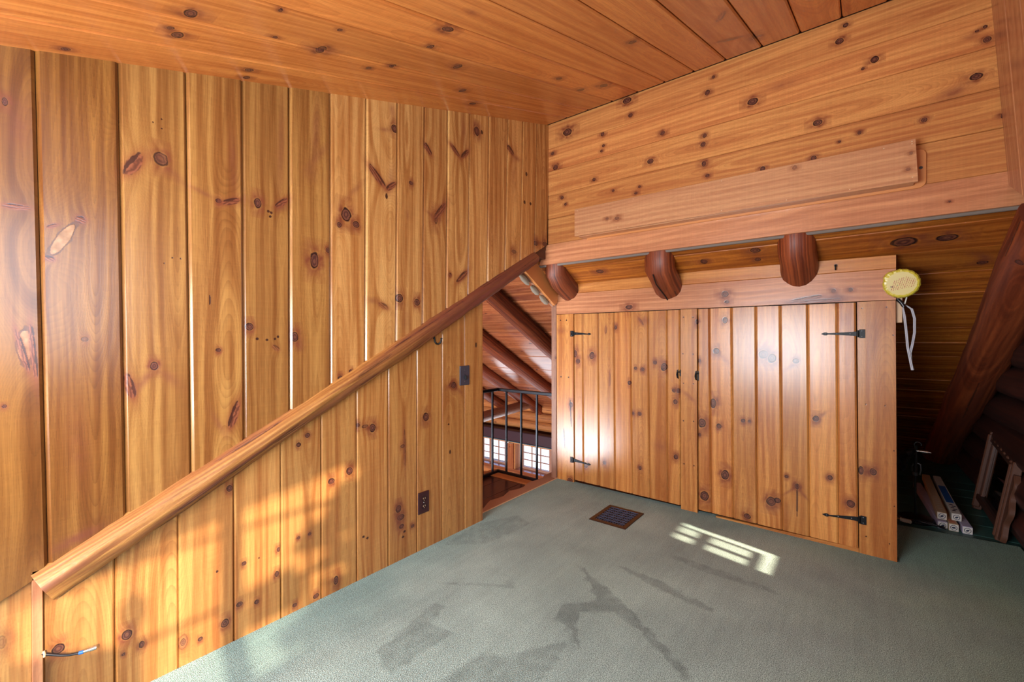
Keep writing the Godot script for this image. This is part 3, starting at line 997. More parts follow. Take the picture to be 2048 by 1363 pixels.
func front_and_hall():
	# dormer front behind the camera, with the big window that lights the room
	var w = root("wall_front", "board wall behind the camera with the dormer window", "wall", "structure")
	var z = 0.93
	for e in [[1.15, 0.28, 2.6, 0.62], [1.15, 1.51, 2.6, 0.30], [0.03, 1.0, 0.26, 0.9], [1.94, 1.0, 1.08, 0.9]]:
		part(w, "board_panel", box_mesh(Vector3(e[0], e[1], z), Vector3(e[2], e[3], 0.08)), mats.hall_wood)
	window("window_5", Vector3(0.78, 0.975, z), Vector3(1, 0, 0), 1.24, 0.78, 2, 2, 2, "dormer window behind the camera")
	# hall beyond the stair opening: log eave wall with casements, seen through the opening
	var h = root("wall_hall", "honey-coloured log wall of the hall below, seen through the stair opening", "wall", "structure")
	var k = 0
	for y in [0.13, -0.015, -0.16, -0.305, -1.17, -1.32, -1.47, -1.62, -1.77, -1.92, -2.07]:
		var m = log_mesh(Vector3(-5.1, y, -5.77), Vector3(-0.3, y, -5.77), 0.079, 90 + k, "honey", 14, 18)
		part(h, "log", m[0], m[1])
		k += 1
	var FH = frame(Vector3(0, 0, -5.70), Vector3.RIGHT, Vector3.UP)
	board(h, "lintel_board", FH, rect(-4.0, -0.640, -1.2, -0.565), false, "honey", 301, [], 200.0, 0.15, 0.004, 0.004)
	board(h, "sill_board", FH, rect(-4.0, -1.115, -1.2, -1.06), false, "hall", 302, [], 200.0, 0.17, 0.004, 0.004, 0.03)
	board(h, "window_post", FH, rect(-2.80, -1.06, -2.68, -0.64), true, "hall", 303, [[0, -2.75, -0.7, 0.006, 0.008, 0, 0.8]], 220.0, 0.17, 0.006, 0.006, 0.03)
	board(h, "window_post", FH, rect(-1.42, -1.06, -1.2, -0.64), true, "hall", 304, [], 200.0, 0.17, 0.006, 0.006, 0.0)
	board(h, "window_post", FH, rect(-4.1, -1.06, -3.79, -0.64), true, "hall", 305, [], 100.0, 0.17, 0.006, 0.006, 0.0)
	board(h, "jamb_board", frame(Vector3(-2.68, 0, 0), Vector3(0, 0, 1), Vector3.UP), rect(-5.86, -1.06, -5.70, -0.64), true, "honey", 306, [], 160.0, 0.02, 0.002, 0.002)
	part(h, "sheathing", box_mesh(Vector3(-2.55, -0.17, -5.93), Vector3(5.3, 0.95, 0.16)), mats.dark_wood)
	part(h, "sheathing", box_mesh(Vector3(-2.55, -1.65, -5.93), Vector3(5.3, 1.15, 0.16)), mats.dark_wood)
	part(h, "sheathing", box_mesh(Vector3(-4.6, -0.85, -5.93), Vector3(1.2, 0.5, 0.16)), mats.dark_wood)
	part(h, "sheathing", box_mesh(Vector3(-0.6, -0.85, -5.93), Vector3(1.6, 0.5, 0.16)), mats.dark_wood)
	window("window_1", Vector3(-3.295, -0.85, -5.83), Vector3.RIGHT, 0.99, 0.43, 2, 3, 3, "left bright many-paned hall window seen through the railing", 0.03, 0.013)
	window("window_2", Vector3(-2.02, -0.85, -5.83), Vector3.RIGHT, 1.20, 0.43, 2, 3, 3, "right bright many-paned hall window seen through the railing", 0.04, 0.013)
	var vb = root("valance_beam", "dark purple-brown beam above the hall windows", "beam", "", "", Vector3(-2.6, -0.48, -5.62))
	part(vb, "beam", box_mesh(Vector3.ZERO, Vector3(3.2, 0.17, 0.14), 0.01), mats.plum)
	part(vb, "edge", box_mesh(Vector3(0, -0.092, 0.05), Vector3(3.2, 0.014, 0.04), 0.003), mats.teal, "teal lower edge")
	var hs = root("wall_hall_side", "hall walls and floor out of sight", "wall", "structure")
	part(hs, "gable_side", box_mesh(Vector3(-5.15, -0.2, -2.6), Vector3(0.1, 4.2, 7.0)), mats.hall_wood)
	part(hs, "lower_floor", box_mesh(Vector3(-2.5, -2.2, -2.6), Vector3(5.4, 0.1, 7.0)), mats.hall_wood)
	part(hs, "under_loft", box_mesh(Vector3(-0.2, -1.18, -2.6), Vector3(0.08, 2.0, 7.0)), mats.hall_wood)
	for e in [[-2.6, -1.75, 5.2, 1.0], [-2.6, 0.0, 5.2, 0.8], [-4.2, -0.85, 2.1, 0.9], [-0.35, -0.85, 0.5, 0.9]]:
		part(hs, "front_panel", box_mesh(Vector3(e[0], e[1], 0.78), Vector3(e[2], e[3], 0.1)), mats.hall_wood)
	window("window_6", Vector3(-1.88, -0.85, 0.78), Vector3.RIGHT, 2.56, 0.86, 4, 2, 2, "front windows of the hall below, out of sight")

func floor_all():
	var f = root("floor", "sage green carpeted attic floor with worn pile marks", "floor", "structure")
	# carpet: uv is the pile, uv2 the large map of shading in the pile and wear
	var st = begin()
	var outline = [[-0.075, 0.97, -1.966], [-0.068, -1.966, -2.914], [-0.068, -2.914, -2.914]]
	var cells = [[0.0, 2.46, 0.97, -1.966], [-0.068, 2.46, -1.966, -2.86], [1.9, 2.46, -2.86, -3.44]]
	for c in cells:
		var a = Vector3(c[0], 0, c[2])
		var b = Vector3(c[1], 0, c[2])
		var d = Vector3(c[1], 0, c[3])
		var e = Vector3(c[0], 0, c[3])
		carpet_quad(st, a, b, d, e)
	carpet_quad(st, Vector3(-0.068, 0, -2.86), Vector3(1.95, 0, -2.86), Vector3(1.95, 0, -2.93), Vector3(-0.066, 0, -2.93))
	carpet_quad(st, Vector3(1.9, 0, -3.44), Vector3(2.46, 0, -3.44), Vector3(2.46, 0, -3.47), Vector3(1.9, 0, -3.43))
	for e in [[Vector3(-0.068, 0, -1.966), Vector3(-0.066, 0, -2.93), Vector3.LEFT], [Vector3(1.9, 0, -3.43), Vector3(2.46, 0, -3.47), Vector3(0, 0, -1)]]:
		var dn = Vector3(0, -0.02, 0)
		quad(st, e[0], e[1], e[1] + dn, e[0] + dn, e[2], Vector2(0, 0), Vector2(4, 0), Vector2(4, 0.1), Vector2(0, 0.1))
	part(f, "carpet", st.commit(), mats.carpet)
	part(f, "carpet_edge", box_mesh(Vector3(-0.072, 0.001, -2.445), Vector3(0.007, 0.008, 0.96), 0.002), mats.pale_edge, "pale edge strip of the carpet")
	part(f, "subfloor", box_mesh(Vector3(1.2, -0.12, -0.98), Vector3(2.75, 0.19, 3.9)), mats.dark_wood)
	part(f, "subfloor", box_mesh(Vector3(1.2, -0.13, -4.6), Vector3(2.75, 0.19, 3.4)), mats.dark_wood)
	var zs = [-3.15, -3.35, -3.55, -3.75, -3.955, -4.15, -4.355, -4.56, -4.77, -4.96, -5.16, -5.36, -5.56, -5.76, -5.96, -6.15]
	for k in zs.size() - 1:
		part(f, "floorboard", box_mesh(Vector3(1.25, -0.022, (zs[k] + zs[k + 1]) / 2), Vector3(2.7, 0.026, 0.197), 0.003), mats.green_paint if k % 2 == 0 else mats.green_paint2)
	# landing at the head of the stairs
	var l = root("stair_landing", "dark glossy brown landing boards below the carpet edge", "landing", "structure")
	for k in 4:
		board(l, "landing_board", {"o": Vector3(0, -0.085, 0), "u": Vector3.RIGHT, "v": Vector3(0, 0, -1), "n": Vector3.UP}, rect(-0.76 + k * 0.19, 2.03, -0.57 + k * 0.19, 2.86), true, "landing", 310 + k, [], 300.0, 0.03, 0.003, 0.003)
	board(l, "edge_board", {"o": Vector3(0, -0.078, 0), "u": Vector3.RIGHT, "v": Vector3(0, 0, -1), "n": Vector3.UP}, rect(-0.8, 2.84, -0.1, 3.0), false, "honey", 315, [[0, -0.3, 2.92, 0.012, 0.008, 0, 0.8]], 320.0, 0.03, 0.003, 0.003)
	board(l, "edge_board", {"o": Vector3(0, -0.078, 0), "u": Vector3.RIGHT, "v": Vector3(0, 0, -1), "n": Vector3.UP}, rect(-0.82, 2.03, -0.73, 2.9), true, "honey", 316, [], 220.0, 0.03, 0.003, 0.003)
	var b = root("threshold_log", "hewn brown log with a scalloped edge beside the carpet at the stair opening", "log", "structure")
	var pts = [Vector2(-0.073, 1.968), Vector2(-0.10, 1.99), Vector2(-0.125, 2.10), Vector2(-0.17, 2.20), Vector2(-0.186, 2.245), Vector2(-0.172, 2.30), Vector2(-0.166, 2.36), Vector2(-0.185, 2.42), Vector2(-0.199, 2.47), Vector2(-0.176, 2.53), Vector2(-0.168, 2.60), Vector2(-0.188, 2.66), Vector2(-0.200, 2.72), Vector2(-0.183, 2.80), Vector2(-0.178, 2.87), Vector2(-0.205, 2.93), Vector2(-0.2, 3.05), Vector2(-0.073, 3.05)]
	var FT = {"o": Vector3(0, -0.13, 0), "u": Vector3.RIGHT, "v": Vector3(0, 0, -1), "n": Vector3.UP}
	part(b, "log", extrude(FT, pts, 0.0, 0.126, 0.006), mats.threshold)

func carpet_quad(st, a, b, c, d):
	for v in [a, c, b, a, d, c]:
		st.set_normal(Vector3.UP)
		st.set_uv(Vector2(v.x, v.z) * 2.2)
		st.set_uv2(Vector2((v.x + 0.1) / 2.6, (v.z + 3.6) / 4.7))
		st.add_vertex(v)

# ------------------------------------------------------------------ carpet textures
func carpet_material():
	var f := FastNoiseLite.new()
	f.seed = 3
	f.noise_type = FastNoiseLite.TYPE_SIMPLEX
	f.frequency = 0.21
	f.fractal_octaves = 3
	f.fractal_gain = 0.7
	var im: Image = f.get_seamless_image(512, 512)
	im.convert(Image.FORMAT_L8)
	var src := im.get_data()
	var out := PackedByteArray()
	out.resize(512 * 512 * 3)
	for k in src.size():
		var v := clampf((src[k] - 128) / 128.0 * 1.5 + 0.5, 0, 1)
		out[k * 3] = int(114 + 112 * v)
		out[k * 3 + 1] = int(125 + 115 * v)
		out[k * 3 + 2] = int(116 + 111 * v)
	var m := StandardMaterial3D.new()
	m.resource_name = "carpet_pile"
	m.albedo_texture = ImageTexture.create_from_image(Image.create_from_data(512, 512, false, Image.FORMAT_RGB8, out))
	m.roughness = 0.95
	m.metallic_specular = 0.2
	m.heightmap_enabled = true
	m.heightmap_texture = ImageTexture.create_from_image(im)
	m.heightmap_scale = 0.35
	m.rim_enabled = true
	m.rim = 0.3
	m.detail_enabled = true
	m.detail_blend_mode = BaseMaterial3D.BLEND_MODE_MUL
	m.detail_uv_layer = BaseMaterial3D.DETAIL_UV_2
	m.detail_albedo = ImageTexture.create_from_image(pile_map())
	mats.carpet = m

# pile tones, darker to the right, with worn and brushed marks, in floor metres (x, distance from the camera line)
func pile_map():
	var W := 624
	var H := 1128
	var buf := PackedByteArray()
	buf.resize(W * H * 3)
	for j in H:
		var z := -(j / 1128.0 * 4.7 - 3.6)
		for i in W:
			var x := i / 624.0 * 2.6 - 0.1
			var n := NL[((j * 2) & 511) * 512 + ((i * 2) & 511)] / 255.0
			var n2 := NL[((j + 200) >> 1 & 511) * 512 + ((i + 90) >> 1 & 511)] / 255.0
			var n3 := NT[((i * 3) & 511) * 512 + ((j) & 511)] / 255.0
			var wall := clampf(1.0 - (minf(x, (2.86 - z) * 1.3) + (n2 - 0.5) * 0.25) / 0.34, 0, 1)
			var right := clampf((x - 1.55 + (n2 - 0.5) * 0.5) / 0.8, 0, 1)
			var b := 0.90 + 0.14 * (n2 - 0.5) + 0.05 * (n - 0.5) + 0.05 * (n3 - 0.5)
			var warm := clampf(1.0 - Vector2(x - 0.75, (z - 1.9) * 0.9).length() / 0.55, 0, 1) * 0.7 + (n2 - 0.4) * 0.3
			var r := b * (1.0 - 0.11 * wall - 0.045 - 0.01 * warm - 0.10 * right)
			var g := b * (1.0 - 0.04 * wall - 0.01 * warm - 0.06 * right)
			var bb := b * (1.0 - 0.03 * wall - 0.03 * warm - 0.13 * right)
			var p := (j * W + i) * 3
			buf[p] = int(clampf(r * 255, 0, 255))
			buf[p + 1] = int(clampf(g * 255, 0, 255))
			buf[p + 2] = int(clampf(bb * 255, 0, 255))
	var marks := [
		[0.84, [0.709, 1.867, 0.93, 1.754, 1.121, 1.642, 1.37, 1.464, 1.343, 1.443, 1.127, 1.59, 1.014, 1.633, 0.896, 1.54, 1.009, 1.343, 0.905, 1.443, 0.84, 1.45, 0.818, 1.543, 0.923, 1.652, 0.822, 1.764]],
		[0.86, [0.852, 1.98, 1.081, 1.968, 1.324, 1.894, 1.323, 1.87, 1.107, 1.894, 0.889, 1.964]],
		[0.90, [0.284, 1.33, 0.445, 1.447, 0.543, 1.505, 0.531, 1.575, 0.594, 1.508, 0.464, 1.439, 0.309, 1.33]],
		[0.88, [0.746, 1.129, 0.818, 1.168, 0.95, 1.37, 1.013, 1.334, 0.96, 1.353, 0.979, 1.166, 0.9, 0.85, 0.72, 0.85]],
		[0.88, [0.45, 0.90, 0.398, 1.228, 0.448, 1.235, 0.477, 1.119, 0.597, 1.145, 0.583, 0.96, 0.578, 0.869]],
		[0.9, [1.04, 2.249, 1.311, 2.232, 1.52, 2.201, 1.522, 2.176, 1.259, 2.17, 1.053, 2.21]],
		[0.92, [0.05, 1.6, 0.22, 1.75, 0.25, 2.1, 0.12, 2.15, 0.0, 1.9]],
	]
	for m in marks:
		var poly := PackedVector2Array()
		var a: Array = m[1]
		var lo := Vector2(9, 9)
		var hi := Vector2(-9, -9)
		for k in range(0, a.size(), 2):
			var v := Vector2((a[k] + 0.1) / 2.6 * 624.0, (3.6 - a[k + 1]) / 4.7 * 1128.0)
			poly.append(v)
			lo = lo.min(v)
			hi = hi.max(v)
		for j in range(int(lo.y), int(hi.y) + 1):
			for i in range(int(lo.x), int(hi.x) + 1):
				var jit := NL[((j * 5) & 511) * 512 + ((i * 5) & 511)] / 255.0 - 0.5
				var hits := 0
				for d in [Vector2(-0.8, 0), Vector2(0.8, 0), Vector2(0, 1.0), Vector2(0, -1.0)]:
					if Geometry2D.is_point_in_polygon(Vector2(i, j) + d * (1.6 + jit * 2.0) + Vector2(jit, -jit) * 5.0, poly): hits += 1
				if hits > 0:
					var g: float = lerpf(1.0, m[0] + jit * 0.1, hits / 4.0)
					var p := (j * W + i) * 3
					for c in 3: buf[p + c] = int(buf[p + c] * g)
	return Image.create_from_data(W, H, false, Image.FORMAT_RGB8, buf)

func materials():
	flat("dark_wood", Color8(96, 56, 34), 0.7)
	flat("hall_wood", Color8(188, 124, 76), 0.5)
	flat("grey_wood", Color8(120, 108, 98), 0.8)
	flat("pine_plain", Color8(206, 134, 76), 0.4)
	flat("needles", Color8(44, 66, 40), 0.8)
	flat("sash", Color8(176, 132, 108), 0.5)
	flat("iron", Color8(22, 23, 25), 0.42, 0.6)
	flat("iron_worn", Color8(90, 92, 96), 0.35, 0.8)
	flat("black", Color8(14, 12, 12), 0.7)
	flat("rail_black", Color8(20, 24, 32), 0.35, 0.3)
	flat("chink", Color8(150, 140, 122), 0.9)
	flat("plum", Color8(62, 40, 50), 0.6)
	flat("teal", Color8(60, 92, 100), 0.6)
	flat("pale_edge", Color8(206, 170, 132), 0.5)
	flat("green_paint", Color8(58, 96, 88), 0.45)
	flat("green_paint2", Color8(53, 88, 82), 0.42)
	flat("threshold", Color8(160, 118, 92), 0.6)
	flat("plate_brown", Color8(58, 26, 30), 0.32)
	flat("plate_steel", Color8(64, 66, 80), 0.35, 0.2)
	flat("face_brown", Color8(44, 18, 22), 0.3)
	flat("steel", Color8(190, 190, 186), 0.25, 0.9)
	flat("brass", Color8(170, 140, 90), 0.35, 0.8)
	flat("cable_blue", Color8(28, 92, 170), 0.4)
	flat("cable_black", Color8(24, 24, 30), 0.3)
	flat("white_plastic", Color8(222, 218, 206), 0.4)
	flat("cord_grey", Color8(176, 176, 184), 0.35)
	flat("carton_white", Color8(206, 200, 190), 0.7)
	flat("carton_tan", Color8(196, 168, 132), 0.75)
	flat("carton_lilac", Color8(176, 166, 190), 0.7)
	flat("print_blue", Color8(22, 86, 158), 0.6)
	flat("print_dark", Color8(24, 32, 60), 0.6)
	flat("print_orange", Color8(196, 84, 44), 0.6)
	flat("mirror_wood", Color8(92, 58, 42), 0.45)
	flat("mirror_dark", Color8(62, 36, 26), 0.5)
	flat("mirror_glass", Color8(150, 156, 160), 0.06, 1.0)
	flat("lamp_black", Color8(18, 18, 20), 0.3, 0.2)
	flat("yellow_film", Color8(206, 190, 64), 0.28)
	flat("vent_brown", Color8(70, 44, 30), 0.4, 0.5)
	flat("vent_blue", Color8(84, 94, 124), 0.4, 0.5)
	flat("lens_glass", Color8(20, 22, 30), 0.08)
	var g = flat("glass", Color(0.95, 0.98, 1.0, 0.06), 0.02)
	g.transparency = BaseMaterial3D.TRANSPARENCY_ALPHA
	g = flat("dimming_glass", Color(0.5, 0.52, 0.55, 0.35), 0.05)  # greyer panes added to weaken the sun through the side window
	g.transparency = BaseMaterial3D.TRANSPARENCY_ALPHA
	new_atlas("board")
	new_atlas("log")
	# printed face of the yellow dust cover: rows of small red print, illegible as in the place, and three dark ticks
	var im := Image.create(256, 256, false, Image.FORMAT_RGB8)
	im.fill(Color8(216, 200, 128))
	rng.seed = 4
	for r in 11:
		var x := 40 + r * 17
		var y := 206 - int(r * 4.0)
		while y > 60 + absi(r - 5) * 7:
			var ln := rng.randi_range(4, 16)
			im.fill_rect(Rect2i(x + int((206 - y) * 0.28), y - ln, 5 if r % 3 else 7, ln), Color8(168, 72, 50) if rng.randf() < 0.85 else Color8(206, 140, 96))
			y -= ln + rng.randi_range(2, 5)
	for r in 3: im.fill_rect(Rect2i(38 + r * 9, 150 + r * 2, 4, 18), Color8(40, 44, 36))
	im.fill_rect(Rect2i(92, 148, 8, 6), Color8(60, 110, 70))
	var m := StandardMaterial3D.new()
	m.resource_name = "cover_print"
	m.albedo_texture = ImageTexture.create_from_image(im)
	m.roughness = 0.3
	mats.cover_print = m

# ------------------------------------------------------------------ things
func things():
	cover_box()
	wall_plates()
	hooks()
	coax()
	vent()
	detector()
	railing()
	lamp()
	cartons()
	mirror()
	headboard()

func cover_box():
	var o = root("cover_box", "long shallow wooden cover box fixed to the upper board wall", "cover box", "", "", Vector3(1.13, 1.78, -2.56))
	var F = frame(Vector3(0, 0, -2.56), Vector3.RIGHT, Vector3.UP)
	board(o, "front_board", F, [Vector2(0.289, 1.788), Vector2(1.983, 1.779), Vector2(1.974, 1.966), Vector2(0.289, 1.970)], false, "box", 330, knots.X, 620.0, 0.018, 0.002, 0.002)
	board(o, "bottom_board", {"o": Vector3(0, 1.782, 0), "u": Vector3.RIGHT, "v": Vector3(0, 0, 1), "n": Vector3.DOWN}, rect(0.31, -2.646, 1.972, -2.579), false, "box", 331, [], 400.0, 0.016, 0.001, 0.001)
	board(o, "top_board", {"o": Vector3(0, 1.962, 0), "u": Vector3.RIGHT, "v": Vector3(0, 0, 1), "n": Vector3.UP}, rect(0.31, -2.646, 1.972, -2.579), false, "box", 332, [], 100.0, 0.016, 0.001, 0.001)
	board(o, "end_board", {"o": Vector3(1.968, 0, 0), "u": Vector3(0, 0, -1), "v": Vector3.UP, "n": Vector3.RIGHT}, rect(2.579, 1.785, 2.646, 1.945), true, "box", 333, [], 300.0, 0.016, 0.001, 0.001)
	var pts = []
	for e in [[1.99, 1.795, -90], [1.99, 1.915, 0]]:
		for k in 6:
			var a = deg_to_rad(e[2] + 90.0 * k / 5)
			pts.append(Vector2(e[0] + 0.026 * cos(a), e[1] + 0.026 * sin(a)))
	pts.append(Vector2(0.34, 1.941))
	pts.append(Vector2(0.34, 1.769))
	part(o, "back_plate", extrude(frame(Vector3(0, 0, ZB), Vector3.RIGHT, Vector3.UP), pts, 0.001, 0.012, 0.002), mats.pine_plain)
	part(o, "screw", lathe(Vector3(1.998, 1.857, -2.638), Vector3(0, 0, 1), [Vector2(0.007, 0), Vector2(0.006, 0.0018), Vector2(0.0025, 0.002), Vector2(0, 0.0008)], 14), mats.iron_worn, "screw head")
	for e in [[0.31, 1.955], [0.31, 1.81], [0.6, 1.80], [0.9, 1.797], [1.2, 1.795], [1.5, 1.793], [1.75, 1.792], [1.963, 1.955], [1.963, 1.945], [1.87, 1.95], [1.965, 1.80], [1.2, 1.955], [0.7, 1.957]]:
		part(o, "nail_head", lathe(Vector3(e[0], e[1], -2.5601), Vector3(0, 0, 1), [Vector2(0.0028, 0), Vector2(0.002, 0.0008), Vector2(0, 0.001)], 8), mats.pale_edge)
	settle(o)

func wall_plates():
	var o = root("switch_plate", "dark steel-coloured switch plate beside the stair opening", "switch", "", "", Vector3(0, 0.89, -1.803))
	var F = frame(Vector3(0.0, 0.889, -1.803), Vector3(0, 0, -1), Vector3.UP)
	part(o, "plate", extrude(F, rrect(0.078, 0.112, 0.004), 0.0005, 0.006, 0.0025), mats.plate_steel).position = -o.position
	part(o, "toggle", box_mesh(P3(F, 0.002, -0.012, 0.010), Vector3(0.016, 0.022, 0.010), 0.002), mats.black).position = -o.position
	part(o, "slot", lathe(P3(F, 0, 0.006, 0.006), F.n, [Vector2(0.003, 0), Vector2(0.002, 0.0006), Vector2(0, 0.0006)], 10), mats.black).position = -o.position
	for y in [0.030, -0.036]:
		part(o, "screw", lathe(P3(F, 0, y, 0.006), F.n, [Vector2(0.004, 0), Vector2(0.003, 0.001), Vector2(0, 0.0012)], 12), mats.iron_worn).position = -o.position
	var t = root("outlet_plate", "dark brown double outlet low on the left wall", "outlet", "", "", Vector3(0, 0.245, -1.498))
	F = frame(Vector3(0.0, 0.2455, -1.498), Vector3(0, 0, -1), Vector3.UP)
	part(t, "plate", extrude(F, rrect(0.072, 0.112, 0.004), 0.0005, 0.006, 0.0025), mats.plate_brown).position = -t.position
	for s in [1, -1]:
		var c = []
		for k in 24:
			var a = TAU * k / 24
			c.append(Vector2(0.017 * cos(a), clampf(0.0175 * sin(a), -0.0135, 0.0135) + s * 0.0195))
		var rc = part(t, "receptacle", extrude(F, c, 0.005, 0.0078, 0.0012), mats.face_brown)
		rc.position = -t.position
		var st = begin()
		for e in [-0.006, 0.006]: box_into(st, P3(F, e, s * 0.0195 + 0.003, 0.0079), Vector3(0.0012, 0.008, 0.0022))
		lathe_into(st, P3(F, 0, s * 0.0195 - 0.007, 0.0079), F.n, [Vector2(0.0024, 0), Vector2(0, 0.0006)], 10)
		part(rc, "slots", st.commit(), mats.pale_edge, "worn contact slots")
	part(t, "screw", lathe(P3(F, 0, 0, 0.006), F.n, [Vector2(0.0035, 0), Vector2(0.003, 0.001), Vector2(0, 0.0012)], 12), mats.steel).position = -t.position

func rrect(w, h, r):
	var pts = []
	for e in [[1, 1, 0], [-1, 1, 90], [-1, -1, 180], [1, -1, 270]]:
		for k in 4:
			var a = deg_to_rad(e[2] + 30.0 * k)
			pts.append(Vector2(e[0] * (w / 2 - r) + r * cos(a), e[1] * (h / 2 - r) + r * sin(a)))
	return pts

func hooks():
	var o = root("coat_hook", "small black iron coat hook under the sloping log trim", "hook", "", "", Vector3(0, 1.10, -1.573))
	var at = Vector3(0, 1.10, -1.573)
	var st = begin()
	var F = frame(Vector3(0, 1.112, -1.573), Vector3(0, 0, -1), Vector3.UP)
	extrude_into(st, F, rrect(0.014, 0.026, 0.005), 0.0, 0.003, 0.001)
	part(o, "back_plate", st.commit(), mats.iron).position = -at
	var pts = []
	for k in 13:
		var a = PI * k / 12.0
		pts.append(Vector3(0.021 - 0.016 * cos(a), 1.088 - 0.016 * sin(a), -1.575 - 0.014 * k / 12.0))
	pts.push_front(Vector3(0.004, 1.112, -1.573))
	pts.append(Vector3(0.040, 1.098, -1.590))
	part(o, "hook", tube(pts, 0.0045, 8), mats.iron).position = -at
	part(o, "tip", lathe(Vector3(0.040, 1.096, -1.590), Vector3.UP, [Vector2(0.001, 0), Vector2(0.006, 0.003), Vector2(0.006, 0.007), Vector2(0, 0.010)], 10), mats.iron).position = -at
	var b = root("wall_peg", "small dark hook on the pale strip above the right cupboard door", "hook", "", "", Vector3(1.686, 1.485, -2.86))
	var c = P3(FD, 1.69, 1.487, -0.004)
	part(b, "cup", lathe(c, FD.n, [Vector2(0.008, 0), Vector2(0.008, 0.003), Vector2(0.004, 0.006), Vector2(0.003, 0.016), Vector2(0, 0.017)], 12), mats.grey_wood).position = -b.position
	part(b, "hook", tube([c + FD.n * 0.014, c + FD.n * 0.02 + Vector3(0, -0.006, 0), c + FD.n * 0.019 + Vector3(0, -0.018, 0), c + FD.n * 0.014 + Vector3(0, -0.024, 0)], 0.0035, 8), mats.iron).position = -b.position

func coax():
	var o = root("coaxial_cable", "short black coaxial cable with a metal end poking out beside the post", "cable", "", "", Vector3(0.01, 0.21, -0.139))
	var q = -o.position
	part(o, "cable", tube([Vector3(0.014, 0.236, -0.130), Vector3(0.024, 0.226, -0.150), Vector3(0.034, 0.217, -0.170), Vector3(0.042, 0.2115, -0.188), Vector3(0.050, 0.210, -0.207)], 0.0034, 10), mats.cable_black).position = q
	part(o, "collar", tube([Vector3(0.049, 0.210, -0.205), Vector3(0.053, 0.2105, -0.214)], 0.0046, 12), mats.cable_blue, "blue collar").position = q
	part(o, "connector", tube([Vector3(0.052, 0.2105, -0.213), Vector3(0.058, 0.212, -0.226), Vector3(0.0581, 0.212, -0.2262), Vector3(0.063, 0.2135, -0.240)], [0.0042, 0.0042, 0.0055, 0.0055], 6), mats.steel, "metal screw connector").position = q
	part(o, "bushing", tube([Vector3(0.020, 0.240, -0.139), Vector3(0.022, 0.231, -0.141), Vector3(0.0225, 0.224, -0.140)], 0.0028, 8), mats.pale_edge).position = q

func vent():
	var o = root("floor_register", "square dark metal floor register set in the carpet", "floor vent", "", "", Vector3(0.618, 0.0, -2.51))
	var F = {"o": Vector3(0.618, 0.0, -2.511), "u": Vector3.RIGHT, "v": Vector3(0, 0, -1), "n": Vector3.UP}
	var hw = 0.117
	var hh = 0.142
	var bw = 0.026
	for e in [[[-hw, -hh], [hw, -hh], [hw - bw, -hh + bw], [-hw + bw, -hh + bw]], [[hw, -hh], [hw, hh], [hw - bw, hh - bw], [hw - bw, -hh + bw]], [[hw, hh], [-hw, hh], [-hw + bw, hh - bw], [hw - bw, hh - bw]], [[-hw, hh], [-hw, -hh], [-hw + bw, -hh + bw], [-hw + bw, hh - bw]]]:
		var pts = []
		for v in e: pts.append(Vector2(v[0], v[1]))
		part(o, "frame", extrude(F, pts, 0.0005, 0.006, 0.002), mats.vent_brown).position = -o.position
	var st = begin()
	var iw = hw - bw
	var ih = hh - bw
	for k in 12: box_into(st, P3(F, -iw + 2 * iw * (k + 0.5) / 12.0, 0, 0.0035), Vector3(0.0026, 0.003, 2 * ih))
	for k in 8: box_into(st, P3(F, 0, -ih + 2 * ih * k / 7.0, 0.0038), Vector3(2 * iw, 0.0034, 0.0032))
	for k in 7:
		for s in 4:
			var x = -iw + 2 * iw * (s + 0.5) / 4.0
			box_into(st, P3(F, x, -ih + 2 * ih * (k + 0.5) / 7.0, 0.0036), Vector3(0.022, 0.0028, 0.0024), Basis(Vector3.UP, 0.7 if (k + s) % 2 else -0.7))
	part(o, "grille", st.commit(), mats.vent_blue, "dark lattice grille").position = -o.position
	part(o, "duct", box_mesh(P3(F, 0, 0, 0.001), Vector3(2 * iw, 0.001, 2 * ih)), mats.black).position = -o.position

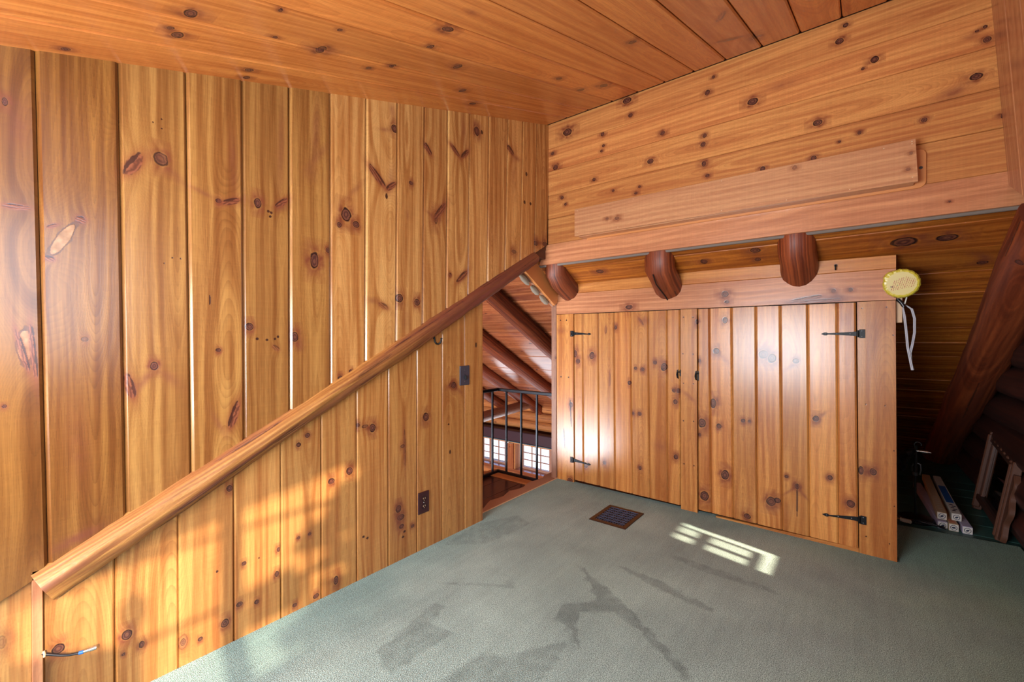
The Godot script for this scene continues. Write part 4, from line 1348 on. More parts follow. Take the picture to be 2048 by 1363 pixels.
func detector():
	var o = root("smoke_detector", "round smoke detector wrapped in yellow film at the knee wall's upper right corner", "smoke detector", "", "", Vector3(1.942, 1.366, -2.86))
	var ax = Vector3(0.0, -0.10, 1.0).normalized()
	var c = Vector3(1.947, 1.371, -2.856)
	part(o, "base", lathe(c, ax, [Vector2(0.0, 0.0), Vector2(0.068, 0.0), Vector2(0.069, 0.012), Vector2(0.060, 0.022), Vector2(0, 0.024)], 36), mats.white_plastic, "white plastic base").position = -o.position
	# wrinkled film round the rim
	var side = perp(ax)
	var up = ax.cross(side)
	var st = begin()
	var n = 72
	var rows = []
	for r in 5:
		var a = []
		for k in n:
			var g = TAU * k / n
			var wr = 0.0009 * sin(g * 17.0 + r) + 0.0008 * sin(g * 31.0 + r * 2.0)
			var rr = [0.064, 0.070, 0.069, 0.0635, 0.056][r] + wr
			var hh = [0.008, 0.018, 0.030, 0.038, 0.0395][r] + wr * 0.5
			if cos(g - 5.6) > 0.96 and r < 4: rr += 0.006
			a.append(c + ax * hh + (side * cos(g) + up * sin(g)) * rr)
		rows.append(a)
	for r in 4:
		for k in n:
			var l = (k + 1) % n
			quad(st, rows[r][k], rows[r][l], rows[r + 1][l], rows[r + 1][k], (rows[r][k] - c) + ax * 0.01)
	part(o, "film", st.commit(), mats.yellow_film, "crinkled yellow film").position = -o.position
	st = begin()
	var cc = c + ax * 0.0395
	for k in n:
		var l = (k + 1) % n
		var e = []
		for q in [k, l]:
			var g = TAU * q / n
			e.append([rows[4][q], Vector2(0.5 + 0.5 * cos(g), 0.5 - 0.5 * sin(g))])
		tri(st, cc + ax * 0.001, e[0][0], e[1][0], ax, Vector2(0.5, 0.5), face_uv(e[0][0] - cc), face_uv(e[1][0] - cc))
	part(o, "printed_face", st.commit(), mats.cover_print, "pale face with rows of small red print").position = -o.position
	# mounting block and spare lamp cord below
	var b = root("wood_block", "small pale wood block behind the yellow smoke detector", "block", "", "", Vector3(1.94, 1.25, -2.90))
	part(b, "block", box_mesh(Vector3(0.002, 0.0, 0.0), Vector3(0.026, 0.14, 0.03), 0.002), mats.pale_edge)
	var d = root("hanging_cord", "loose grey two-wire cord hanging below the yellow smoke detector", "cord", "", "", Vector3(1.955, 1.28, -2.9))
	var q = -d.position
	var z = -2.885
	for s in [-0.0026, 0.0026]:
		part(d, "wire", tube([Vector3(1.940, 1.300, z - 0.01), Vector3(1.955, 1.268, z), Vector3(1.962 + s, 1.21, z + 0.008), Vector3(1.970 + s, 1.12, z + 0.008), Vector3(1.974 + s, 1.06, z + 0.006), Vector3(1.985 + s, 0.99, z + 0.004), Vector3(1.992 + s, 0.947, z + 0.004)], 0.0029, 8), mats.cord_grey).position = q
		part(d, "wire", tube([Vector3(1.955, 1.272, z), Vector3(1.972, 1.262, z - 0.006), Vector3(1.990 + s, 1.245, z - 0.01), Vector3(2.000 + s, 1.20, z - 0.012), Vector3(2.000 + s, 1.13, z - 0.01), Vector3(1.992 + s, 1.07, z - 0.006), Vector3(1.984 + s, 1.03, z), Vector3(1.987 + s, 0.98, z - 0.003), Vector3(1.994 + s, 0.949, z - 0.003)], 0.0029, 8), mats.cord_grey).position = q
	part(d, "cable_tie", tube([Vector3(1.936, 1.296, z + 0.004), Vector3(1.950, 1.278, z + 0.008), Vector3(1.960, 1.258, z + 0.008)], 0.008, 8), mats.cable_black, "black taped wire joint").position = q
	part(d, "lead", tube([Vector3(1.965, 1.33, z + 0.02), Vector3(1.969, 1.30, z + 0.012), Vector3(1.963, 1.272, z + 0.004)], 0.003, 8), mats.white_plastic, "white lead").position = q

func face_uv(v): return Vector2(0.5 + v.x / 0.114, 0.5 - v.y / 0.114)

func railing():
	var o = root("stair_railing", "black metal railing round the stair landing", "railing", "", "", Vector3(-0.715, -0.1, -2.95))
	var q = -o.position
	var xc = -0.712
	var zc = -2.95
	part(o, "top_rail", box_mesh(Vector3((xc - 0.08) / 2 - 0.005, 0.652, zc), Vector3(0.655, 0.026, 0.032), 0.004), mats.rail_black).position = q
	part(o, "top_rail", box_mesh(Vector3(xc, 0.652, zc + 0.75), Vector3(0.032, 0.026, 1.53), 0.004), mats.rail_black).position = q
	part(o, "bottom_rail", box_mesh(Vector3((xc - 0.08) / 2 - 0.005, -0.070, zc), Vector3(0.655, 0.024, 0.028), 0.004), mats.rail_black).position = q
	part(o, "bottom_rail", box_mesh(Vector3(xc, -0.070, zc + 0.75), Vector3(0.028, 0.024, 1.53), 0.004), mats.rail_black).position = q
	for x in [-0.616, -0.454, -0.292, -0.13]:
		part(o, "baluster", box_mesh(Vector3(x, 0.29, zc), Vector3(0.016, 0.70, 0.016), 0.002), mats.rail_black).position = q
	for z in [-2.875, -2.745, -2.585, -2.425, -2.265, -2.105]:
		part(o, "baluster", box_mesh(Vector3(xc, 0.29, z), Vector3(0.016, 0.70, 0.016), 0.002), mats.rail_black).position = q

func lamp():
	var at = Vector3(2.066, -0.0085, -3.62)
	var o = root("desk_lamp", "old black desk lamp standing in the dark eave behind the knee wall", "lamp", "", "", at)
	part(o, "base", lathe(Vector3.ZERO, Vector3.UP, [Vector2(0, 0), Vector2(0.088, 0), Vector2(0.09, 0.008), Vector2(0.082, 0.02), Vector2(0.04, 0.028), Vector2(0.014, 0.032), Vector2(0, 0.033)], 32), mats.lamp_black)
	part(o, "stem", tube([Vector3(0, 0.03, 0), Vector3(-0.004, 0.2, 0), Vector3(-0.002, 0.30, 0), Vector3(0.0, 0.455, 0)], 0.0075, 10), mats.lamp_black)
	var st = begin()
	lathe_into(st, Vector3(-0.003, 0.27, 0), Vector3.UP, [Vector2(0.008, 0), Vector2(0.013, 0.004), Vector2(0.013, 0.022), Vector2(0.008, 0.026)], 14)
	tube_into(st, [Vector3(-0.018, 0.30, 0.004), Vector3(-0.02, 0.325, 0.006), Vector3(-0.012, 0.345, 0.006)], 0.004, 8)
	tube_into(st, [Vector3(0.016, 0.28, 0.004), Vector3(0.022, 0.31, 0.006), Vector3(0.020, 0.345, 0.004), Vector3(0.006, 0.35, 0)], 0.004, 8)
	part(o, "joint", st.commit(), mats.iron_worn)
	part(o, "knob", tube([Vector3(0.002, 0.425, 0.004), Vector3(0.02, 0.425, 0.006), Vector3(0.0201, 0.425, 0.006), Vector3(0.052, 0.4245, 0.008), Vector3(0.0521, 0.4245, 0.008), Vector3(0.066, 0.424, 0.009)], [0.005, 0.005, 0.0085, 0.0085, 0.004, 0.003], 12), mats.steel, "shiny adjusting knob")
	var ring = []
	for k in 15:
		var a = PI * 1.25 * k / 14.0 - 0.3
		ring.append(Vector3(0.008 + 0.016 * cos(a), 0.462 + 0.016 * sin(a), 0))
	part(o, "loop", tube(ring, 0.003, 8), mats.iron_worn)
	part(o, "shade", lathe(Vector3(-0.02, 0.415, 0.0), Vector3(-0.8, -0.55, 0.2).normalized(), [Vector2(0.012, -0.02), Vector2(0.022, 0.0), Vector2(0.028, 0.03), Vector2(0.07, 0.085), Vector2(0.078, 0.11), Vector2(0.075, 0.11), Vector2(0.066, 0.085), Vector2(0.024, 0.03), Vector2(0.0, 0.02)], 28), mats.lamp_black)
	var cord = []
	for k in 46:
		var a = TAU * 1.55 * k / 45.0 + 2.4
		cord.append(Vector3(0.045 + 0.075 * cos(a), 0.012 + 0.022 * absf(sin(a * 0.5 + 0.4)) + 0.006 * sin(a * 1.7), 0.115 + 0.033 * sin(a)))
	part(o, "cord", tube(cord, 0.0032, 8), mats.cable_black)
	var p = root("plug_adapter", "white plug adapter lying at the edge of the carpet beside the lamp base", "plug", "", "", Vector3(2.008, 0.002, -3.50))
	part(p, "body", box_mesh(Vector3(0.008, 0.011, 0), Vector3(0.046, 0.020, 0.022), 0.004, Basis(Vector3.UP, -0.25)), mats.white_plastic)
	part(p, "prongs", tube([Vector3(-0.016, 0.012, -0.006), Vector3(-0.032, 0.014, -0.010)], 0.004, 8), mats.brass)
	part(p, "cap", lathe(Vector3(-0.014, 0.012, -0.005), Vector3(-1, 0.05, -0.25).normalized(), [Vector2(0.0, -0.002), Vector2(0.011, 0), Vector2(0.011, 0.006), Vector2(0, 0.008)], 14), mats.white_plastic)

func cartons():
	var rows = [
		[Vector3(2.176, -0.0085, -3.545), Vector3(2.135, -0.0085, -4.40), "carton_lilac", "lower left long lilac tube carton on the green floor, white end with an oval mark", 0],
		[Vector3(2.221, -0.0085, -3.540), Vector3(2.195, -0.0085, -4.40), "carton_tan", "lower middle long tan tube carton with orange print near its end", 1],
		[Vector3(2.276, -0.0085, -3.535), Vector3(2.255, -0.0085, -4.42), "carton_lilac", "lower right long pale tube carton, nearest the mirror", 2],
		[Vector3(2.176, 0.0365, -3.575), Vector3(2.192, 0.0365, -4.50), "carton_tan", "upper left long tan tube carton lying on the other cartons", 3],
		[Vector3(2.240, 0.0365, -3.60), Vector3(2.250, 0.0365, -4.50), "carton_white", "upper right long tube carton with a bright blue label", 4]]
	for e in rows:
		var a: Vector3 = e[0]
		var d: Vector3 = (e[1] - a)
		var o = root("tube_carton", e[3], "carton", "", "long lamp tube cartons stacked in the eave", a)
		var B = Basis(Vector3.UP, atan2(-d.x, -d.z))
		var w = 0.042
		part(o, "box", box_mesh(B * Vector3(0, w / 2 + 0.0004, -d.length() / 2), Vector3(w, w, d.length()), 0.0025, B), mats[e[2]])
		var F = {"o": B * Vector3(0, w / 2 + 0.0004, 0.0), "u": B.x, "v": Vector3.UP, "n": B.z}
		part(o, "end_flap", extrude(F, rrect(w * 0.92, w * 0.88, 0.003), 0.0, 0.0008), mats.carton_white, "white end flap")
		var c = []
		for k in 8: c.append(Vector2(0.0155 * cos(TAU * (k + 0.5) / 8), 0.0155 * sin(TAU * (k + 0.5) / 8)))
		var ring = part(o, "end_mark", extrude(F, c, 0.0008, 0.0010), mats.print_dark, "dark printed mark")
		c = []
		for k in 8: c.append(Vector2(0.0125 * cos(TAU * (k + 0.5) / 8), 0.0125 * sin(TAU * (k + 0.5) / 8)))
		part(ring, "inner_field", extrude(F, c, 0.0010, 0.0012), mats.carton_white)
		c = []
		for k in 14: c.append(Vector2(0.0085 * cos(TAU * k / 14), 0.005 * sin(TAU * k / 14)).rotated(0.6 if e[4] != 1 else 0.1))
		part(ring, "mark", extrude(F, c, 0.0012, 0.0014), mats.print_dark)
		var T = {"o": B * Vector3(0, w + 0.0004, 0), "u": B.x, "v": -B.z, "n": Vector3.UP}
		if e[4] == 4:
			part(o, "label_panel", extrude(T, [Vector2(-0.02, 0.22), Vector2(0.015, 0.22), Vector2(0.015, 0.62), Vector2(-0.02, 0.62)], 0.0, 0.0004), mats.print_blue, "bright blue printed panel")
			for k in 5: part(o, "print", extrude(T, [Vector2(-0.013 + (k % 2) * 0.008, 0.05 + k * 0.03), Vector2(0.002 + (k % 2) * 0.010, 0.05 + k * 0.03), Vector2(0.004 + (k % 2) * 0.010, 0.066 + k * 0.03), Vector2(-0.010 + (k % 2) * 0.008, 0.066 + k * 0.03)], 0.0, 0.0004), mats.print_dark)
		elif e[4] == 1:
			for k in 4: part(o, "print", extrude(T, [Vector2(-0.014, 0.02 + k * 0.018), Vector2(0.012, 0.02 + k * 0.018), Vector2(0.012, 0.03 + k * 0.018), Vector2(-0.014, 0.03 + k * 0.018)], 0.0, 0.0004), mats.print_orange)
		else:
			for k in 6: part(o, "print", extrude(T, [Vector2(-0.010, 0.08 + k * 0.05), Vector2(0.010, 0.08 + k * 0.05), Vector2(0.010, 0.084 + k * 0.05), Vector2(-0.010, 0.084 + k * 0.05)], 0.0, 0.0004), mats.cord_grey)

func mirror():
	var o = root("framed_mirror", "old wooden dresser mirror with a scrolled frame leaning against the log wall", "mirror", "", "", Vector3(2.40, -0.0085, -3.82))
	var q = -o.position
	var up = Vector3(0.066, 0.43, 0).normalized()
	# u runs from the far post to the near one; n faces the room
	var F = {"o": Vector3(2.396, -0.006, -4.10), "u": Vector3(0, 0, 1), "v": up, "n": Vector3(-up.y, up.x, 0)}
	var B = Basis(F.u, F.v, F.u.cross(F.v))
	for e in [[0.0, 0.515], [0.57, 0.445]]:
		var st = begin()
		box_into(st, P3(F, e[0], e[1] / 2, 0.0), Vector3(0.034, e[1], 0.04), B, 0.004)
		box_into(st, P3(F, e[0] + (0.012 if e[0] < 0.1 else -0.012), e[1] / 2, 0.010), Vector3(0.022, e[1] - 0.03, 0.036), B, 0.006)
		part(o, "post", st.commit(), mats.mirror_wood).position = q
	var st = begin()
	extrude_into(st, F, [Vector2(0.0, 0.07), Vector2(0.57, 0.05), Vector2(0.57, 0.085), Vector2(0.0, 0.105)], -0.015, 0.02, 0.004)
	part(o, "bottom_rail", st.commit(), mats.mirror_dark).position = q
	st = begin()
	extrude_into(st, F, [Vector2(0.0, 0.455), Vector2(0.57, 0.395), Vector2(0.57, 0.418), Vector2(0.0, 0.478)], -0.015, 0.015, 0.004)
	part(o, "top_rail", st.commit(), mats.mirror_dark).position = q
	for k in 7:
		var t = (k + 0.7) / 7.6
		part(o, "bead", lathe(P3(F, 0.57 * t, lerpf(0.474, 0.414, t), 0.0), up, [Vector2(0.012, 0), Vector2(0.017, 0.006), Vector2(0.017, 0.014), Vector2(0.010, 0.022), Vector2(0, 0.025)], 14), mats.mirror_wood).position = q
	part(o, "glass", extrude(F, [Vector2(0.02, 0.09), Vector2(0.55, 0.07), Vector2(0.55, 0.405), Vector2(0.02, 0.465)], -0.006, -0.001), mats.mirror_glass, "dim mirror glass").position = q
	# inner jamb of the deep frame and the scrolled side pieces
	part(o, "inner_board", box_mesh(P3(F, 0.045, 0.26, 0.0), Vector3(0.05, 0.36, 0.016), 0.003, B), mats.mirror_wood).position = q
	var sc = []
	for k in 40:
		var t = k / 39.0
		var x = 0.036 + 0.026 * sin(t * PI) + 0.014 * sin(t * TAU * 2.5 + 0.6)
		sc.append(Vector2(maxf(0.012, x), 0.01 + 0.37 * t))
	sc.append(Vector2(0.0, 0.38))
	sc.append(Vector2(0.0, 0.01))
	var G = {"o": P3(F, 0.585, 0, 0.0), "u": F.u, "v": F.v, "n": F.n}
	part(o, "scroll", extrude(G, sc, -0.012, 0.012, 0.004), mats.mirror_wood, "scroll-cut side piece").position = q
	var G2 = {"o": P3(F, -0.015, 0.03, 0.0), "u": -F.u, "v": F.v, "n": F.n}
	var sc2 = []
	for p in sc: sc2.append(Vector2(p.x, p.y * 0.75))
	part(o, "scroll", extrude(G2, sc2, -0.012, 0.012, 0.004), mats.mirror_wood, "scroll-cut side piece").position = q

# headboard added behind the viewpoint, unseen, to cast a knobbed shadow on the wall
func headboard():
	var o = root("added_headboard", "added headboard with knobbed posts, unseen behind the viewpoint, shading the left wall", "headboard", "", "", Vector3(2.12, 0, 0.5))
	for z in [-0.335, 0.36]:
		part(o, "post", lathe(Vector3(0, 0.001, z), Vector3.UP, [Vector2(0, 0), Vector2(0.022, 0), Vector2(0.026, 0.05), Vector2(0.026, 1.18), Vector2(0.018, 1.205), Vector2(0.016, 1.225), Vector2(0.030, 1.25), Vector2(0.036, 1.28), Vector2(0.033, 1.31), Vector2(0.020, 1.332), Vector2(0, 1.338)], 20), mats.mirror_wood)
	var F = frame(Vector3(-0.012, 0, 0), Vector3(0, 0, -1), Vector3.UP)
	var pts = [Vector2(0.33, 0.55), Vector2(0.33, 1.17)]
	for k in 13:
		var t = k / 12.0
		pts.append(Vector2(lerpf(0.30, -0.33, t), 1.19 + 0.10 * sin(minf(1.0, t * 1.6) * PI * 0.5)))
	pts.append(Vector2(-0.355, 0.55))
	part(o, "panel", extrude(F, pts, 0.0, 0.022, 0.004), mats.mirror_wood)
	part(o, "rail", box_mesh(Vector3(0, 0.38, 0.012), Vector3(0.022, 0.10, 0.66), 0.004), mats.mirror_wood)

func _ready():
	setup_view()
	setup_noise()
	setup_frames()
	knots_list()
	materials()
	carpet_material()
	left_wall()
	far_wall()
	ceiling()
	cheek_wall()
	outside()
	gable_wall()
	knee_wall()
	roof()
	rafters()
	front_and_hall()
	floor_all()
	things()
	finish_atlases()

# knots, branch spikes, stains and nail heads: kind, place on the wall (m), half axes, turn, strength
func knots_list():
	knots.A = [
		[0,.075,1.722,.0053,.0112,.00,1],[1,.093,1.451,.0273,.0085,.09,1],[2,.108,1.080,.0154,.0484,.00,1],[1,.103,1.069,.0688,.0065,-1.37,1],[1,.123,1.065,.0853,.0064,-1.50,1],[0,.071,.923,.0041,.0050,.00,1],[3,.100,1.670,.0290,.0800,.00,.5],[2,.180,1.380,.0572,.0136,-2.02,1],
		[1,.217,1.443,.0124,.0123,-.02,1],[1,.156,1.322,.0108,.0088,-.25,1],[1,.161,1.414,.0141,.0055,.55,1],[0,.224,1.099,.0080,.0069,.00,.6],[3,.208,.527,.0558,.0168,.35,.9],[3,.210,.779,.1457,.0303,-1.52,.35],[1,.335,1.639,.0442,.0179,1.08,1],[0,.403,1.679,.0195,.0214,.00,.8],
		[3,.438,1.636,.0358,.0171,-.79,.4],[4,.382,1.788,.0027,.0032,.00,1],[4,.404,1.806,.0028,.0032,.00,1],[4,.405,1.776,.0028,.0032,.00,1],[4,.431,1.365,.0027,.0033,.00,1],[4,.453,1.365,.0028,.0033,.00,1],[4,.409,1.344,.0026,.0032,.00,1],[0,.383,1.014,.0109,.0136,.00,1],
		[1,.324,.953,.0442,.0123,-1.36,1],[3,.355,.967,.0504,.0130,.95,.7],[3,.424,.972,.0480,.0175,-.82,.45],[0,.563,1.582,.0090,.0083,.00,1],[1,.601,1.590,.0375,.0118,.47,1],[3,.512,1.600,.0419,.0091,-.32,.5],[3,.608,1.731,.1324,.0152,-1.53,.5],[4,.535,1.233,.0030,.0242,.00,1],
		[0,.561,1.060,.0087,.0067,.00,1],[1,.609,.825,.0542,.0144,1.27,1],[3,.558,.805,.0524,.0103,-1.12,.5],[0,.691,1.608,.0119,.0195,.00,1],[4,.728,1.585,.0055,.0057,.00,1],[4,.739,1.582,.0056,.0057,.00,1],[4,.735,1.566,.0056,.0057,.00,1],[1,.778,1.629,.0363,.0120,.76,1],
		[3,.780,1.609,.0280,.0127,.50,.5],[3,.776,1.843,.1860,.0137,-1.60,.45],[0,.661,1.144,.0145,.0140,.00,1],[4,.688,1.100,.0070,.0075,.00,1],[4,.722,1.096,.0054,.0057,.00,1],[4,.751,1.100,.0055,.0058,.00,1],[4,.762,1.108,.0056,.0058,.00,1],[1,.755,1.065,.0170,.0092,-.62,.6],
		[0,.907,1.422,.0184,.0333,.00,1],[0,.966,1.475,.0108,.0121,.00,1],[3,.913,1.946,.1314,.0177,-1.62,.5],[3,.927,1.864,.0658,.0144,-2.18,.4],[0,.825,1.108,.0132,.0208,.00,1],[3,.847,1.074,.0182,.0282,.00,.5],[3,.889,1.779,.0308,.0409,.00,.3],[0,1.049,1.643,.0234,.0291,.00,1],
		[0,1.098,1.610,.0170,.0148,.00,1],[0,1.018,1.593,.0113,.0123,.00,1],[3,1.093,1.763,.0750,.0125,.87,.4],[0,1.022,.931,.0112,.0103,.00,1],[0,1.072,.956,.0093,.0084,.00,1],[0,1.305,2.116,.0179,.0183,.00,1],[3,1.256,2.091,.0417,.0102,.23,.5],[3,1.294,2.194,.0401,.0191,-1.43,.5],
		[1,1.208,1.857,.0671,.0186,-.76,1],[1,1.285,1.832,.0386,.0142,.73,1],[4,1.259,1.778,.0087,.0190,.00,1],[3,1.286,1.880,.0565,.0202,-1.70,.4],[1,1.242,1.255,.0334,.0142,-.42,.7],[3,1.182,1.278,.0323,.0139,.00,.5],[0,1.405,1.881,.0124,.0095,.00,1],[0,1.333,1.299,.0200,.0209,.00,1],
		[0,1.442,1.286,.0185,.0193,.00,1],[3,1.373,1.192,.0248,.0745,.00,.35],[3,1.383,1.715,.0095,.0298,.00,.4],[1,1.517,2.088,.0367,.0156,-.81,1],[0,1.570,1.741,.0137,.0303,.00,.8],[1,1.601,1.785,.0728,.0193,.91,1],[3,1.526,1.755,.0349,.0102,-.50,.5],[3,1.637,1.792,.0731,.0190,-1.45,.5],
		[1,1.709,2.148,.0491,.0144,-.61,1],[1,1.790,2.154,.0467,.0150,.80,1],[3,1.780,2.279,.1032,.0260,-1.47,.4],[1,1.672,1.450,.0133,.0146,-.55,1],[1,1.768,1.454,.0614,.0188,.72,1],[0,1.890,2.322,.0220,.0251,.00,1],[4,1.934,2.332,.0095,.0149,.00,1],[3,1.890,2.334,.0420,.0411,.00,.5],
		[1,2.210,2.317,.0406,.0190,-.59,1],[3,2.281,2.287,.0344,.0164,.00,.7],[0,2.244,1.669,.0257,.0124,.00,.7],[3,2.244,2.233,.0336,.1955,.00,.3],[4,2.381,2.215,.0119,.0169,.00,1],[4,2.359,2.020,.0117,.0134,.00,1],[4,2.428,2.026,.0121,.0137,.00,1],[0,2.493,1.767,.0235,.0166,.00,1],
		[0,2.605,1.779,.0311,.0170,.00,1],[3,2.542,1.775,.0575,.0141,.00,.7],
	]
	knots.L = [
		[0,.169,.220,.0126,.0145,.00,1],[0,.317,.181,.0126,.0159,.00,1],[0,.353,.131,.0072,.0108,.00,1],[0,.309,.125,.0046,.0053,.00,1],[2,.461,.079,.0127,.0236,.00,.6],[0,.461,.079,.0081,.0129,.00,.7],[0,.510,.063,.0071,.0074,.00,1],[0,.585,.079,.0137,.0153,.00,1],
		[4,.561,.276,.0050,.0053,.00,1],[0,.601,.560,.0099,.0123,.00,1],[0,.647,.269,.0077,.0079,.00,1],[0,.632,.125,.0110,.0094,.00,1],[0,.691,.106,.0083,.0081,.00,1],[4,.699,.269,.0038,.0038,.00,1],[0,.764,.181,.0087,.0117,.00,1],[0,.770,.275,.0069,.0100,.00,1],
		[0,.849,.670,.0088,.0086,.00,1],[0,.886,.702,.0109,.0105,.00,1],[0,.848,.292,.0073,.0069,.00,1],[0,.894,.292,.0076,.0071,.00,1],[0,.833,.026,.0095,.0086,.00,1],[0,.921,.022,.0122,.0107,.00,1],[0,.990,.485,.0141,.0129,.00,1],[0,1.076,.510,.0151,.0171,.00,1],
		[0,1.010,.048,.0108,.0186,.00,1],[0,1.194,.684,.0163,.0199,.00,1],[0,1.118,.707,.0109,.0097,.00,1],[0,1.154,.697,.0158,.0078,.00,.7],[4,1.166,.177,.0084,.0070,.00,1],[4,1.146,.190,.0083,.0069,.00,1],[0,1.353,.213,.0218,.0148,.00,1],[0,1.341,.261,.0161,.0190,.00,1],
		[0,1.359,.166,.0137,.0106,.00,1],[4,1.377,.134,.0098,.0075,.00,1],[4,1.368,.110,.0098,.0075,.00,1],[0,1.428,.145,.0115,.0087,.00,1],[1,1.378,.554,.1136,.0078,-1.55,.7],[0,1.366,.564,.0133,.0085,.00,.7],[3,1.341,.214,.0449,.0992,.00,.5],[0,1.517,.690,.0206,.0201,.00,1],
		[3,1.511,.659,.0416,.0237,.00,.6],[1,1.698,.843,.0218,.0147,.79,1],[1,1.729,.836,.0274,.0126,-.96,1],[0,1.717,.839,.0200,.0191,.00,1],[3,1.670,.832,.0195,.0136,.52,.5],[3,1.769,.799,.0338,.0138,-.78,.5],[4,1.679,.625,.0077,.0056,.00,1],[4,1.690,.470,.0078,.0140,.00,1],
		[4,1.902,1.062,.0087,.0179,.00,1],[3,1.538,1.103,.0313,.0185,.00,.5],
	]
	knots.B = [
		[0,.180,2.552,.0357,.0238,.00,1],[0,.644,2.523,.0148,.0135,.00,1],[0,.620,2.623,.0271,.0190,.00,1],[0,1.105,2.505,.0145,.0145,.00,1],[0,1.137,2.582,.0096,.0096,.00,1],[0,1.708,2.544,.0160,.0144,.00,1],[0,1.731,2.611,.0107,.0102,.00,1],[0,.449,2.459,.0128,.0141,.00,1],
		[0,.456,2.381,.0096,.0084,.00,1],[0,.442,2.349,.0096,.0085,.00,1],[0,.848,2.350,.0161,.0129,.00,1],[0,1.334,2.377,.0234,.0183,.00,1],[0,1.839,2.403,.0147,.0139,.00,1],[0,1.797,2.377,.0067,.0060,.00,1],[0,2.199,2.343,.0131,.0123,.00,1],[0,2.170,2.391,.0067,.0053,.00,1],
		[0,2.193,2.398,.0066,.0071,.00,1],[0,.055,2.434,.0150,.0122,.00,1],[0,.080,2.330,.0221,.0183,.00,1],[0,.774,2.198,.0192,.0157,.00,1],[0,1.090,2.265,.0119,.0122,.00,1],[0,1.082,2.216,.0143,.0146,.00,1],[0,1.623,2.176,.0198,.0148,.00,1],[0,2.169,2.201,.0183,.0143,.00,1],
		[0,.387,2.172,.0130,.0114,.00,1],[0,1.087,2.105,.0118,.0171,.00,1],[0,1.106,2.032,.0117,.0097,.00,1],[0,1.785,2.079,.0082,.0101,.00,1],[0,2.009,2.069,.0115,.0113,.00,1],[0,1.709,2.057,.0068,.0062,.00,1],[0,1.605,2.004,.0126,.0127,.00,1],[0,1.382,2.005,.0122,.0113,.00,1],
		[0,2.245,2.014,.0074,.0104,.00,1],[0,.525,2.069,.0092,.0083,.00,1],[0,.681,2.020,.0114,.0080,.00,1],[0,.704,2.056,.0085,.0080,.00,1],[0,.135,2.101,.0143,.0120,.00,1],[0,.164,2.049,.0106,.0090,.00,1],[0,2.090,1.692,.0053,.0037,.00,1],[3,2.097,2.159,.0550,.0249,.25,.7],
		[3,1.470,2.416,.0777,.0222,-.03,.35],[3,2.153,2.377,.0263,.0153,-.22,.5],[3,.137,1.638,.1293,.1200,.64,.2],
	]
	knots.X = [
		[0,.526,1.866,.0119,.0081,.00,.7],[0,.594,1.857,.0173,.0107,.00,.7],[0,1.960,1.905,.0070,.0074,.00,.6],[0,1.951,1.838,.0085,.0074,.00,.6],[0,1.534,1.946,.0109,.0105,.00,.5],
	]
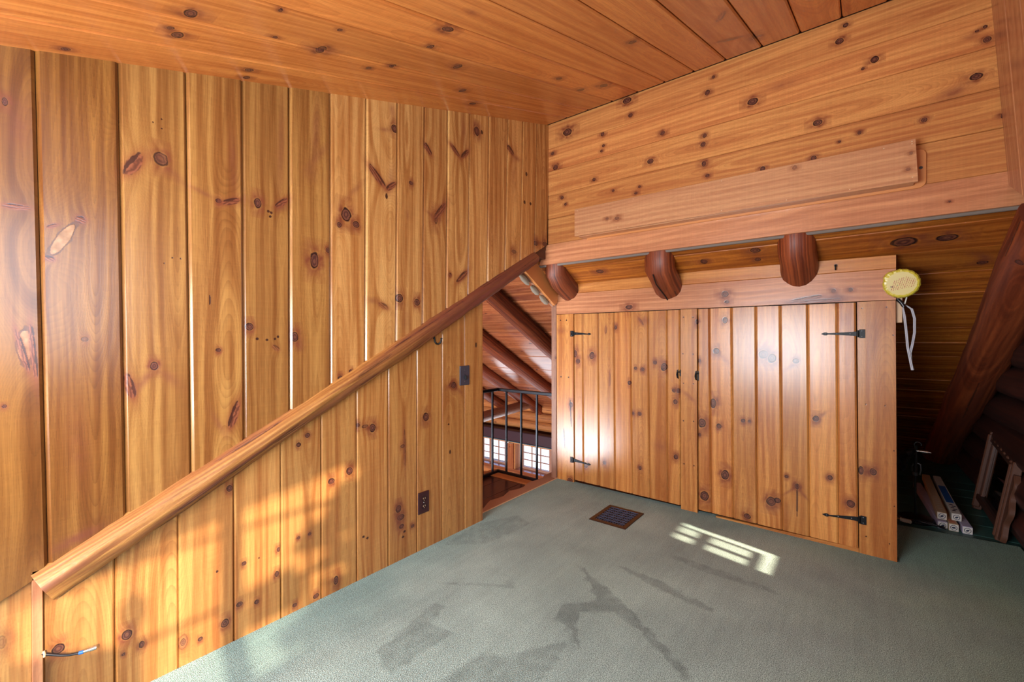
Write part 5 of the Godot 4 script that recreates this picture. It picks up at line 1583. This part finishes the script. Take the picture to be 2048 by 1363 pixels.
	knots.D = [
		[3,-.037,1.163,.0462,.0235,.00,.6],[0,.056,.592,.0153,.0196,.00,1],[4,-.006,.329,.0967,.0070,-1.50,1],[4,.053,.531,.1343,.0068,-1.52,1],[0,.047,.008,.0234,.0197,.00,1],[0,.091,.986,.0180,.0273,.00,1],[0,.118,.929,.0179,.0194,.00,1],[0,.238,.974,.0213,.0265,.00,1],
		[0,.183,.150,.0221,.0192,.00,1],[0,.341,.198,.0125,.0149,.00,1],[0,.427,1.182,.0118,.0146,.00,1],[0,.534,.793,.0114,.0143,.00,1],[0,.578,.896,.0111,.0106,.00,1],[0,.629,.891,.0145,.0140,.00,1],[0,.560,.582,.0113,.0106,.00,1],[0,.607,.584,.0147,.0141,.00,1],
		[0,.612,.213,.0112,.0141,.00,1],[0,.716,.942,.0140,.0137,.00,1],[0,.777,.915,.0204,.0271,.00,1],[0,.843,.764,.0132,.0133,.00,1],[0,.872,.763,.0131,.0166,.00,1],[0,.853,.690,.0132,.0166,.00,1],[0,.857,.331,.0133,.0166,.00,1],[0,.987,1.208,.0093,.0161,.00,1],
		[0,.999,.962,.0123,.0129,.00,1],[0,1.018,.573,.0214,.0288,.00,1],[0,1.003,.495,.0093,.0129,.00,1],[0,1.034,.117,.0248,.0288,.00,1],[0,1.150,1.213,.0143,.0186,.00,1],[0,1.100,1.023,.0175,.0188,.00,1],[0,1.083,.702,.0178,.0284,.00,1],[0,1.118,.564,.0146,.0156,.00,1],
		[0,1.153,.273,.0233,.0280,.00,1],[0,1.251,.614,.0110,.0121,.00,1],[0,1.285,.615,.0081,.0090,.00,1],[0,1.273,.052,.0195,.0151,.00,1],[0,1.356,1.011,.0257,.0236,.00,1],[0,1.399,.989,.0201,.0262,.00,1],[0,1.396,.170,.0233,.0263,.00,1],[0,1.428,.183,.0153,.0145,.00,1],
		[0,1.515,.978,.0142,.0141,.00,1],[0,1.472,.328,.0099,.0086,.00,1],[0,1.521,.283,.0121,.0170,.00,1],[0,1.607,.667,.0137,.0166,.00,1],[0,1.669,.361,.0112,.0136,.00,1],[0,1.756,.243,.0171,.0186,.00,1],[0,1.798,.425,.0104,.0210,.00,1],[0,1.845,.427,.0141,.0181,.00,1],
		[0,.530,1.321,.0264,.0143,.00,1],[0,1.150,1.371,.0228,.0186,.00,1],[0,1.161,1.324,.0142,.0093,.00,1],[0,1.681,1.354,.0109,.0108,.00,1],[0,1.752,1.354,.0104,.0106,.00,1],[0,1.696,1.308,.0172,.0107,.00,1],[2,.114,.278,.0178,.0229,.00,.7],[0,.114,.278,.0076,.0097,.00,1],
		[1,.615,1.221,.0342,.0087,-.96,.8],[1,.381,.810,.0632,.0079,-1.57,.7],[1,.350,1.166,.0327,.0100,-1.63,.7],[3,.646,1.226,.0351,.0273,.00,.6],[3,1.145,.980,.0444,.0148,-.88,.5],[3,.938,.731,.0567,.0132,-.69,.6],[3,.751,.383,.0475,.0401,.00,.4],[3,1.357,1.009,.0372,.0167,.55,.6],
		[3,1.499,.953,.0449,.0117,.71,.7],[3,1.633,.692,.0305,.0097,.77,.7],[3,1.487,.250,.0476,.0073,.76,.7],[3,1.549,.247,.0372,.0084,-.90,.7],[4,1.522,.205,.0048,.1248,.00,.7],[3,1.667,.367,.0221,.0151,.50,.6],[3,1.747,.251,.0294,.0261,.00,.5],[3,1.404,.143,.0304,.0286,.00,.5],
		[3,1.736,1.197,.0369,.0782,.00,.4],[3,1.841,1.143,.0194,.1518,.00,.3],[1,1.550,1.316,.0964,.0138,.17,1],[1,1.619,1.303,.1102,.0121,.03,1],[3,1.631,1.312,.0991,.0161,.10,.8],[3,1.687,1.344,.0526,.0116,-.92,.5],[4,-.041,1.245,.0075,.0063,.00,1],[4,.014,1.244,.0073,.0062,.00,1],
		[4,.903,1.239,.0050,.0052,.00,1],[4,.962,1.237,.0049,.0051,.00,1],[4,.900,1.004,.0051,.0052,.00,1],[4,.963,1.002,.0049,.0051,.00,1],[4,.904,.814,.0051,.0052,.00,1],[4,.966,.814,.0049,.0051,.00,1],[4,.904,.572,.0051,.0052,.00,1],[4,.967,.576,.0049,.0051,.00,1],
		[4,.908,.295,.0051,.0052,.00,1],[4,.970,.294,.0050,.0051,.00,1],[4,1.799,1.256,.0032,.0041,.00,1],[4,1.894,1.257,.0030,.0040,.00,1],[4,1.816,.766,.0032,.0041,.00,1],[4,1.890,.766,.0030,.0040,.00,1],[4,1.919,1.118,.0030,.0040,.00,1],[4,1.924,.547,.0030,.0040,.00,1],
		[4,1.927,.272,.0031,.0040,.00,1],[4,1.909,.081,.0031,.0040,.00,1],[4,1.819,.092,.0033,.0041,.00,1],[4,-.036,.803,.0075,.0063,.00,1],[4,.033,.803,.0073,.0062,.00,1],
	]
	knots.C = [
		[0,.390,.399,.0216,.0154,.00,1],[0,.260,.403,.0186,.0154,.00,1],[0,.291,.378,.0090,.0097,.00,1],[0,.356,.792,.0274,.0157,.00,1],[0,.113,.655,.0132,.0143,.00,1],[0,.544,1.121,.0180,.0140,.00,1],[0,.674,1.084,.0154,.0245,.00,1],[0,.465,1.349,.0214,.0181,.00,1],
		[0,.353,1.096,.0152,.0120,.00,1],[0,.299,1.022,.0114,.0119,.00,1],[0,.272,1.584,.0186,.0183,.00,1],[0,.154,1.791,.0133,.0224,.00,1],[0,.514,.581,.0077,.0066,.00,1],[0,.498,.777,.0077,.0081,.00,1],[0,.056,.192,.0101,.0110,.00,1],[0,.050,.671,.0123,.0114,.00,1],
		[0,.592,1.966,.0134,.0200,.00,1],[0,.652,2.357,.0194,.0340,.00,1],[0,.547,2.272,.0221,.0252,.00,1],[0,1.002,1.913,.0167,.0208,.00,1],[0,1.381,2.537,.0092,.0365,.00,1],[0,.365,.632,.0108,.0082,.00,1],[3,.354,.818,.0618,.0187,1.45,.5],[3,.794,1.082,.0342,.0146,1.50,.5],
		[1,1.293,2.410,.0706,.0210,.61,.6],[1,1.330,2.057,.0594,.0153,-1.12,.6],
	]
	knots.R = [
		[0,1.955,.187,.0469,.0371,.00,1],[0,2.104,.187,.0377,.0225,.00,1],[0,1.330,.125,.0249,.0232,.00,1],[0,1.331,.210,.0170,.0162,.00,1],[0,.357,.167,.0278,.0214,.00,1],[0,2.246,.412,.0202,.0143,.00,1],[0,1.048,.177,.0190,.0217,.00,1],[3,2.239,.361,.0595,.0227,.70,.8],
		[3,1.980,.054,.0236,.0179,-.55,.7],[3,.128,.180,.0585,.0420,.74,.6],[3,-1.151,.741,.1009,.0411,-.35,.8],[3,-1.412,1.581,.0936,.0892,.47,.7],
	]
